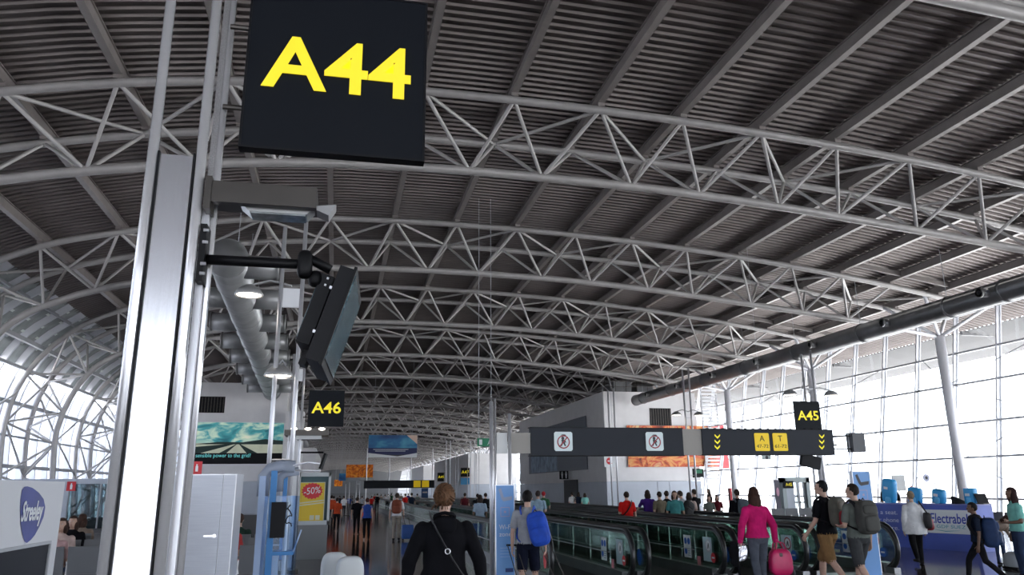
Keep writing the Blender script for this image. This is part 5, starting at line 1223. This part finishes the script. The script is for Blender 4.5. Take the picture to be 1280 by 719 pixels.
hw_ = MB(); hcn = Vector((0, .02, .93+.675)); rs_ = random.Random(3)
_loc = loc
def loc(t_, v):      # the strands turn with the head
    v = Vector(v); c0 = hcn+Vector((0, -.02, 0)); return _loc(t_, c0+Matrix.Rotation(-.3, 3, 'Z')@(v-c0))
for i in range(90):      # swept strands gathered into the knot
    a0_ = rs_.uniform(0, 2*math.pi); pts = []
    for j in range(7):
        f = j/6; ph = 1.45*(1-f)+.10; rx_, rz_ = .094, .112
        pts.append(loc(t, hcn+Vector((rx_*math.sin(ph)*math.cos(a0_+.5*f), -.012-.106*math.cos(ph)-.006, .010+rz_*math.sin(ph)*math.sin(a0_+.5*f)))))
    if min(q_.z for q_ in pts) > loc(t, (0, 0, 1.53)).z: hw_.tube(pts, rs_.uniform(.004, .008), 5)
for i in range(26):      # twisted coils of the knot
    c0_ = hcn+Vector((-.012, -.135, .015)); R0_ = Matrix.Rotation(rs_.uniform(-.9, .9), 3, 'Z')@Matrix.Rotation(rs_.uniform(-.9, .9), 3, 'X'); ra_ = rs_.uniform(.02, .048); a0_ = rs_.uniform(0, 6.28)
    hw_.tube([loc(t, c0_+R0_@Vector((ra_*1.2*math.cos(a0_+q_*.55), rs_.uniform(-.012, .012), ra_*1.1*math.sin(a0_+q_*.55)))) for q_ in range(9)], rs_.uniform(.006, .010), 6)
for i in range(10):      # loose wisps
    a0_ = rs_.uniform(-.9, .9); s0_ = hcn+Vector((.07*a0_, -.09, -.05)); hw_.tube([loc(t, s0_+Vector((.01*q_*a0_, -.004*q_, -.014*q_))) for q_ in range(5)], .0028, 4)
hw_.build('hair_strands', mat('hair_115_30', (.115,.058,.030)), t, True)
loc = _loc
b = empty('crossbody_bag', loc(t, (.3, .05, .85)), 'small black crossbody bag with a metal ring, worn by the woman in black', 'bag')
sp_ = [(-.135, .02, 1.475), (-.13, -.07, 1.44), (-.085, -.150, 1.34), (-.02, -.172, 1.22), (.05, -.170, 1.10), (.13, -.165, .98), (.22, -.10, .88), (.26, .0, .84)]
MB().tube([loc(t, v) for v in sp_], .015, 8, ry=.006).build('strap', mat('strap_black', (.02,.02,.022), .45), b, True)
c = loc(t, (.015, -.185, 1.155)); MB().tube([c+Vector((.022*math.cos(a_), 0, .022*math.sin(a_))) for a_ in np.linspace(0, 2*math.pi, 17)[:-1]], .005, 6, closed=True).build('metal_ring', chrome_m, b, True)
MB().se(loc(t, (.30, .02, .80)), (.05, .13, .09), (.4, .4), Matrix.Rotation(t.rotation_euler.z, 3, 'Z'), 20, 14).build('pouch', mat('strap_black', (.02,.02,.022)), b, True)
# ---- man in grey T-shirt with blue backpack and trolley
t, P, Hh = place(661, 612, 752, label='man in a grey T-shirt and long dark shorts pulling a trolley, beside the Wi-Fi totem', top=('lightgrey', (.33,.34,.36)), bot=('navy_shorts', (.008,.010,.022)), legs='short', hair='short', haircol=(.010,.008,.008), arms=('down', 'back'), stride=.16, rot=-.35, vox=.010, headyaw=.0)
backpack(t, 'bright blue backpack slung on the right shoulder of the man in the grey T-shirt', .32, .52, .22, 1.12, (.01,.07,.48), 'blue', off=(.20, .0), tilt=-.22)
hp_ = loc(t, (-.27, .06, .85)); trolley_case(loc(t, (-.05, -.45, 0)), t.rotation_euler.z, .36, .34, .24, (.015,.015,.018), 'black', 'black wheeled cabin bag pulled behind the man in the grey T-shirt', handle_to=hp_, group='black wheeled cabin bags')
trolley_case(loc(t, (.55, -.45, 0)), t.rotation_euler.z, .40, .32, .26, (.02,.02,.022), 'black2', 'second black wheeled bag, right of the one pulled by the man in grey', handle_to=loc(t, (.25, .0, .92)), group='black wheeled cabin bags')
t, P, Hh = place(673, 613, 690, label='person in a pale blue shirt standing just beyond the man with the blue backpack', top=('paleblue', (.30,.42,.52)), bot=('greytr', (.12,.12,.13)), hair='short', haircol=(.03,.02,.018), vox=.016, rot=-.3, arms=('down', 'hold'), lane=6.15)
# ---- woman in pink
t, P, Hh = place(953, 607.5, 742, label='woman in a bright pink jacket and grey jeans with shoulder-length brown hair, walking away', top=('pink', (.56,.015,.14)), bot=('greyjeans', (.085,.095,.12)), hair='long', haircol=(.045,.018,.012), sleeve='long', arms=('out', 'out'), stride=.08, rot=.05, vox=.0095, female=True, girth=1.12, shoulders=1.1)
c = loc(t, (.40, .0, .50)); b = empty('handbag', c, 'large glossy pink handbag carried in the right hand of the woman in pink', 'bag')
pk = mat('pink_leather', (.60,.015,.12), .35, 0, .1, 8)
tb_ = MB().se(c+Vector((0, 0, -.02)), (.20, .09, .21), (.5, .45), None, 26, 16); tb_.v = [(c.x+(v[0]-c.x)*(1-.75*max(0, v[2]-c.z)), v[1], v[2]) for v in tb_.v]; tb_.build('body', pk, b, True); hh_ = loc(t, (.335, .0, .84))
for dy in (-.05, .05): MB().tube([c+Vector((-.10, dy, .17)), c+Vector((-.07, dy, .28)), hh_+Vector((0, dy*.2, -.02)), c+Vector((.05, dy, .28)), c+Vector((.10, dy, .17))], .012, 8).build('handle', pk, b, True)
MB().se(c+Vector((-.03, -.085, .10)), (.03, .01, .03), (.5, .5), None, 12, 8).build('clasp', dsteel_m, b, True)
c = loc(t, (-.40, .02, .66)); b = empty('silver_bag', c, 'crumpled silver bag in the left hand of the woman in pink', 'bag')
m_ = MB().se(c+Vector((.08, 0, 0)), (.11, .05, .13), (.7, .7), None, 22, 16); m_.v = [tuple(Vector(v)+Vector((1, .6, 1))*noise.noise(Vector(v)*22)*.03) for v in m_.v]
m_.build('pouch', mat('silver_foil', (.55,.55,.60), .25, .8), b, False)
b = empty('dark_jacket', c, 'black jacket hanging from the left hand of the woman in pink', 'jacket'); m_ = MB().se(c+Vector((-.06, -.02, -.02)), (.08, .05, .20), (.8, .8), None, 20, 16); m_.v = [tuple(Vector(v)+Vector((1, .4, 0))*noise.noise(Vector(v)*14)*.04) for v in m_.v]
m_.tube([c+Vector((-.02, 0, -.1)), c+Vector((.01, 0, -.26)), c+Vector((.02, 0, -.36))], .022, 8).build('cloth', cloth((.006,.006,.008), 'black'), b, True)
# ---- two men in shorts
t, P, Hh = place(1042, 599.5, 740, label='man in a black T-shirt, tan shorts and dark cap with a red and khaki backpack', top=('black', (.006,.006,.008)), bot=('tan', (.24,.14,.06)), legs='short', hair='cap', haircol=(.008,.008,.009), arms=('front', 'hold'), stride=.24, rot=.45, vox=.010, girth=1.08, headyaw=-.3)
backpack(t, 'khaki and red backpack on the man in the black T-shirt', .34, .48, .20, 1.22, (.10,.095,.075), 'khaki', accents=(mat('bag_red', (.30,.012,.02), .7), mat('bag_khaki2', (.16,.14,.11), .7)), strap=black_m)
t, P, Hh = place(1082, 603.5, 746, label='man in grey T-shirt and dark grey shorts, right of the man in tan shorts', top=('greenishgrey', (.13,.145,.13)), bot=('darkgreyshorts', (.05,.052,.055)), legs='short', hair='short', haircol=(.02,.012,.008), arms=('hold', 'down'), stride=.2, rot=.15, vox=.010, girth=1.05, headyaw=-.5)
backpack(t, 'charcoal backpack on the man in the grey T-shirt and dark shorts', .36, .52, .20, 1.20, (.045,.045,.04), 'charcoal', strap=black_m)
# ---- woman in white coat
t, P, Hh = place(1150, 613, 706, label='short-haired woman in a white jacket and black trousers at the promotion counter', top=('white', (.68,.68,.69)), bot=('black_trousers', (.01,.01,.012)), hair='short', haircol=(.20,.15,.10), sleeve='long', arms=('down', 'down'), coat=True, rot=-.35, stride=.12, vox=.0105, female=True, girth=1.15)
shoulder_bag(t, 'black and red shoulder bag of the woman in the white jacket', 1, .34, .34, .14, 1.02, (.012,.010,.012), 'blackred')
c = loc(t, (.33, .05, .93)); bb_ = empty('red_bag', c, 'dark red bag hanging below the black shoulder bag', 'bag'); MB().se(c, (.06, .15, .13), (.5, .5), None, 20, 14).build('body', mat('bag_darkred', (.22,.01,.02), .5), bb_, True)
# ---- boy with blue backpack, right
t, P, Hh = place(1231, 627, 731, label='boy in dark clothes with a large navy backpack at the right edge', top=('darknavy', (.012,.018,.035)), bot=('black_trousers', (.01,.01,.012)), skin='brown', hair='short', haircol=(.008,.006,.006), sleeve='short', arms=('down', 'down'), stride=.3, rot=.9, vox=.011)
backpack(t, 'large navy blue backpack with white cords on the boy at right', .36, .50, .26, 1.08, (.008,.03,.10), 'navy', strap=black_m, accents=(mat('bag_navy2', (.008,.035,.11), .5),))
t, P, Hh = place(1253, 640, 706, label='person in a brown top and jeans bending forward to a seat at right', top=('beigebrown', (.26,.20,.16)), bot=('jeans', (.04,.06,.12)), hair='bob', haircol=(.05,.02,.015), sleeve='long', arms=('front', 'front'), bend=.9, rot=math.pi*.95, vox=.013, female=True)
t.scale = (1.12, 1.12, 1.12)
t, P, Hh = place(1283, 608, 724, label='person in a mint green shirt with long dark hair at the right edge', top=('mint', (.22,.55,.48)), bot=('jeans', (.04,.06,.12)), hair='long', haircol=(.03,.012,.012), sleeve='short', arms=('hold', 'down'), rot=1.2, vox=.012, skin='brown', female=True)
c = onZ(1270, 712); b = empty('white_sneaker_bag', c, 'white and dark travel bag on the floor at the right edge', 'bag'); MB().se(c+Vector((.15, 0, .17)), (.30, .2, .17), (.5, .5), None, 24, 14).build('body', mat('bag_pale', (.45,.48,.52), .6), b, True); MB().box(c+Vector((.15, 0, .03)), (.58, .38, .05)).build('base', black_m, b)
# ---- couple in the middle left
t, P, Hh = place(495, 616, 676, label='man in a white shirt with a red-brown backpack wheeling a blue case, seen from behind', top=('white', (.68,.68,.69)), bot=('beige', (.36,.31,.26)), hair='short', haircol=(.03,.02,.015), arms=('down', 'down'), stride=.1, rot=-.1, vox=.014)
backpack(t, 'red-brown backpack on the man in the white shirt', .34, .46, .18, 1.22, (.20,.045,.02), 'rust')
trolley_case(loc(t, (.42, -.15, 0)), 0, .40, .46, .25, (.02,.10,.38), 'bluecase', 'blue wheeled suitcase beside the man in the white shirt', handle_to=loc(t, (.33, -.02, .88)))
t, P, Hh = place(457.5, 622, 675, label='woman in a blue sleeveless top and black trousers walking away, left of centre', top=('royalblue', (.035,.08,.33)), bot=('black_trousers', (.01,.01,.012)), hair='short', haircol=(.06,.015,.01), sleeve='none', arms=('down', 'down'), stride=.12, vox=.014, female=True)
# further figures: px, head row, foot row, label, top, bottom, options
Fg = [
 (784.5, 614, 684, 'man in a red T-shirt with a dark strap on the nearest moving walkway', ('red', (.50,.012,.010)), ('dark', (.03,.03,.035)), dict(lane=7.8, vox=.015, girth=1.1, arms=('hold', 'down'))),
 (811, 612, 672, 'person in a purple T-shirt with dark curly hair on the moving walkway', ('purple', (.05,.018,.16)), ('greytr', (.12,.12,.13)), dict(lane=9.5, arms=('rail', 'down'), hair='bob')),
 (826, 614, 670, 'person in an olive beige shirt on the walkway right of the purple T-shirt', ('olive', (.20,.17,.12)), ('dark', (.03,.03,.035)), dict(lane=9.5)),
 (835, 613, 668, 'person in black beside a teal top on the walkway, left of the two', ('black', (.006,.006,.008)), ('dark', (.03,.03,.035)), dict(lane=9.95, sleeve='long')),
 (845, 613, 670, 'woman in a teal top facing back on the walkway', ('teal', (.05,.20,.20)), ('dark', (.03,.03,.035)), dict(lane=9.2, rot=2.8, hair='bob', skin='tan')),
 (857, 612, 678, 'man in light grey leaning on the walkway rail, black bag on his back', ('lightgrey', (.33,.34,.36)), ('jeans', (.04,.06,.12)), dict(lane=9.7, arms=('rail', 'rail'), bend=.25, rot=.4)),
 (863, 615, 672, 'woman in a pale pink top beyond the man leaning on the rail', ('palepink', (.55,.42,.38)), ('dark', (.03,.03,.035)), dict(rot=-.5, hair='bob', skin='tan', lane=11.0)),
 (870, 611, 664, 'person in dark clothes raising an arm behind the walkway group', ('black', (.006,.006,.008)), ('dark', (.03,.03,.035)), dict(arms=('down', 'up'), rot=.2, lane=11.6)),
 (889, 611, 655, 'person in black standing alone before the white wall, right of the thin masts', ('black', (.006,.006,.008)), ('dark', (.03,.03,.035)), dict(rot=1.5, hair='long')),
 (924, 611, 676, 'man in a black jacket with a grey backpack, left of the woman in pink', ('black', (.006,.006,.008)), ('dark', (.03,.03,.035)), dict(vox=.014, sleeve='long', girth=1.2, rot=-.2, lane=11.0)),
 (581, 616, 655, 'person in a maroon shirt standing behind the walkway, right of the woman in black', ('maroon', (.10,.012,.018)), ('dark', (.03,.03,.035)), dict(lane=6.15)),
 (600, 618, 680, 'woman in a blue and white patterned top on the walkway left of the centre mast', ('bluewhite', (.30,.38,.48)), ('jeans', (.04,.06,.12)), dict(lane=4.4, hair='bob', skin='brown', female=True)),
 (597, 617, 668, 'person in black just behind the woman in the patterned top', ('black', (.006,.006,.008)), ('dark', (.03,.03,.035)), dict(lane=6.15)),
 (607, 616, 662, 'person in black nearest the left side of the centre mast', ('black', (.006,.006,.008)), ('dark', (.03,.03,.035)), dict(lane=6.15)),
 (445, 621, 668, 'dark figure with a bright orange bag left of the woman in blue', ('black', (.006,.006,.008)), ('black_trousers', (.01,.01,.012)), {}),
 (420, 622, 664, 'person in black and orange nearest the sale poster', ('orangered', (.45,.06,.02)), ('black_trousers', (.01,.01,.012)), {}),
 (416, 620, 650, 'person in dark red far behind the sale poster', ('maroon', (.10,.012,.018)), ('dark', (.03,.03,.035)), {}),
 (429, 620, 645, 'tiny person in white far down the hall at left', ('white', (.68,.68,.69)), ('dark', (.03,.03,.035)), {}),
 (471, 617, 640, 'tiny person in black far behind the woman in blue', ('black', (.006,.006,.008)), ('dark', (.03,.03,.035)), {}),
 (481, 618, 640, 'tiny person in white left of the red-brown backpack', ('white', (.68,.68,.69)), ('dark', (.03,.03,.035)), {}),
 (506, 617, 640, 'tiny person in red right of the red-brown backpack', ('red', (.50,.012,.010)), ('dark', (.03,.03,.035)), dict(lane=4.4)),
 (514, 616, 640, 'tiny dark figure near the far blue panel, left one', ('darknavy', (.012,.018,.035)), ('dark', (.03,.03,.035)), dict(lane=4.4)),
 (521, 617, 640, 'tiny dark figure near the far blue panel, right one', ('greenishgrey', (.13,.145,.13)), ('dark', (.03,.03,.035)), dict(lane=6.15)),
 (436, 620, 640, 'tiny person in blue far down the hall', ('royalblue', (.035,.08,.33)), ('dark', (.03,.03,.035)), {}),
 (452, 620, 641, 'tiny person in grey far behind the thin masts', ('lightgrey', (.33,.34,.36)), ('dark', (.03,.03,.035)), {}),
 (464, 620, 641, 'tiny person in red far down the hall under the orange advert', ('red', (.50,.012,.010)), ('dark', (.03,.03,.035)), {}),
 (672+8, 614, 664, 'person in a red cap and green top far behind the blue backpack', ('flaggreen', (.03,.10,.05)), ('dark', (.03,.03,.035)), dict(hair='cap', haircol=(.4,.02,.03), lane=7.8)),
 (716, 615, 650, 'person in white with a dark backpack by the toilet doorway', ('white', (.68,.68,.69)), ('dark', (.03,.03,.035)), dict(hair='short')),
 (724, 615, 650, 'person in dark blue in the group by the toilet doorway', ('darknavy', (.012,.018,.035)), ('dark', (.03,.03,.035)), dict(hair='bob')),
 (732, 616, 650, 'person in a mint top at the right of the group by the toilet doorway', ('mint', (.22,.55,.48)), ('dark', (.03,.03,.035)), dict(hair='bob')),
]
TINY = ['orange', 'dark blue', 'pale grey', 'black', 'bright red', 'brown', 'white', 'green', 'sand', 'purple']
TC = {'orange': ('orangered', (.45,.06,.02)), 'dark blue': ('darknavy', (.012,.018,.035)), 'pale grey': ('lightgrey', (.33,.34,.36)), 'black': ('black', (.006,.006,.008)), 'bright red': ('red', (.50,.012,.010)), 'brown': ('beigebrown', (.26,.20,.16)), 'white': ('white', (.68,.68,.69)), 'green': ('flaggreen', (.03,.10,.05)), 'sand': ('olive', (.20,.17,.12)), 'purple': ('purple', (.05,.018,.16))}
for i, (px, yh, yf) in enumerate(((413, 619, 656), (424, 620, 637), (440, 620, 634), (447, 619, 637), (468, 618, 633), (476, 618, 636), (485, 617, 634), (489, 617, 633), (501, 617, 634), (510, 617, 633))):
    Fg.append((px, yh, yf, 'tiny far figure in %s between the sale poster and the woman in black' % TINY[i], TC[TINY[i]], ('dark', (.03,.03,.035)), dict(hair='short')))
for i, (px, yh, yf, lab, tp, bt, kw) in enumerate(Fg):
    a = dict(vox=.020 if yf > 655 else .028, rot=random.uniform(-.3, .3)); a.update(kw)
    t, P, Hh = place(px, yh, yf, label=lab, top=tp, bot=bt, z0=.05 if a.get('lane', 99) < 10 else 0, **a)
    if 'dark strap' in lab:
        b = empty('sling_bag', loc(t, (-.2, 0, 1.0)), 'black sling strap and small bag across the back of the man in red', 'bag')
        MB().tube([loc(t, v) for v in ((.15, -.04, 1.44), (.08, -.145, 1.30), (-.05, -.155, 1.12), (-.19, -.10, .98))], .03, 8, ry=.008).build('strap', black_m, b, True); MB().se(loc(t, (-.23, -.04, .95)), (.06, .1, .08), (.5, .5), None, 14, 10).build('pouch', black_m, b, True)
    if 'black bag on his back' in lab:
        backpack(t, 'black bag on the back of the man leaning on the walkway rail', .36, .50, .18, 1.12, (.012,.012,.014), 'blackbag', off=(-.1, 0), tilt=.5, straps=False)
    if 'grey backpack' in lab: backpack(t, 'grey-blue backpack on the man in the black jacket', .30, .44, .16, 1.2, (.07,.09,.11), 'greyblue', off=(.1, 0))
    if 'orange bag' in lab:
        b = empty('orange_bag', loc(t, (.28, 0, .95)), 'bright orange bag of the dark figure left of the woman in blue', 'bag'); MB().se(loc(t, (.28, 0, .95)), (.08, .14, .16), (.5, .5), None, 16, 10).build('body', mat('bag_orange', (.75,.10,.02), .5), b, True)
# seated people
Sg = [
 (92, 643, 14.2, 'seated person in pink, leftmost of those behind the white board', ('pinkwhite', (.55,.35,.35)), ('jeans', (.04,.06,.12)), 0.0),
 (101, 644, 15.7, 'seated person with bare arms second from the left behind the display board', ('palepink', (.55,.42,.38)), ('dark', (.03,.03,.035)), math.pi),
 (113, 641, 17.1, 'seated person in black with dark hair left of the foreground mast', ('black', (.006,.006,.008)), ('dark', (.03,.03,.035)), math.pi),
 (121, 645, 18.5, 'seated person in brown next to the foreground mast', ('beigebrown', (.26,.20,.16)), ('dark', (.03,.03,.035)), 0.0),
 (301, 628, 13.5, 'seated person in black and red right beside the steel cabinet', ('black', (.006,.006,.008)), ('dark', (.03,.03,.035)), 0.0),
 (308, 640, 15.1, 'seated person in a red patterned top between cabinet and kiosk', ('redpattern', (.40,.05,.05)), ('dark', (.03,.03,.035)), math.pi),
 (318, 645, 16.7, 'seated person in dark green left of the blue kiosk', ('darkgreen', (.02,.04,.03)), ('dark', (.03,.03,.035)), 0.0),
 (893, 628, 33.0, 'seated person in grey beyond the walkway, left of the man in the black jacket', ('greenishgrey', (.13,.145,.13)), ('dark', (.03,.03,.035)), 2.9),
 (903, 631, 35.0, 'seated person in dark red beyond the walkway, beside the man in the black jacket', ('maroon', (.10,.012,.018)), ('dark', (.03,.03,.035)), 2.9),
 (1101, 601, 21.8, 'person seated behind the left blue booth back, only dark hair showing', ('black', (.006,.006,.008)), ('dark', (.03,.03,.035)), 2.6),
 (1130, 611, 20.6, 'person in pink behind the counter beneath the small flag', ('palepink', (.55,.42,.38)), ('dark', (.03,.03,.035)), 2.6),
 (1160, 611, 19.4, 'dark-haired person facing left behind the counter by the blue booth back', ('lightgrey', (.33,.34,.36)), ('dark', (.03,.03,.035)), 1.6),
]
for (px, yh, Y, lab, tp, bt, rt) in Sg:
    Pq = onY(px, yh, Y); stand = px > 1000
    if stand: person(lab, Pq.x+(.55 if px > 1120 else .5), Y+.3, h=Pq.z, rot=rt, top=tp, bot=bt, hair='short', vox=.018, arms=('hold', 'hold'))
    else: person(lab, Pq.x-.28+(0 if rt < 1 else .56)*0, Y+(.02 if rt < 1 else -.02), h=1.70, rot=rt, top=tp, bot=bt, hair='bob' if px % 2 else 'short', vox=.020, arms=('lap', 'lap'), sit=True, haircol=(.05,.025,.018))
Pq = onY(120, 668, 8.6); person('seated person in pink top and jeans just left of the foreground mast', onY(140, 668, 9.3).x, 9.3+.28, h=1.62, rot=math.pi/2, top=('pink', (.56,.015,.14)), bot=('jeans', (.04,.06,.12)), hair='bob', vox=.014, arms=('lap', 'lap'), sit=True)
bpy.data.scenes.remove(TMP)
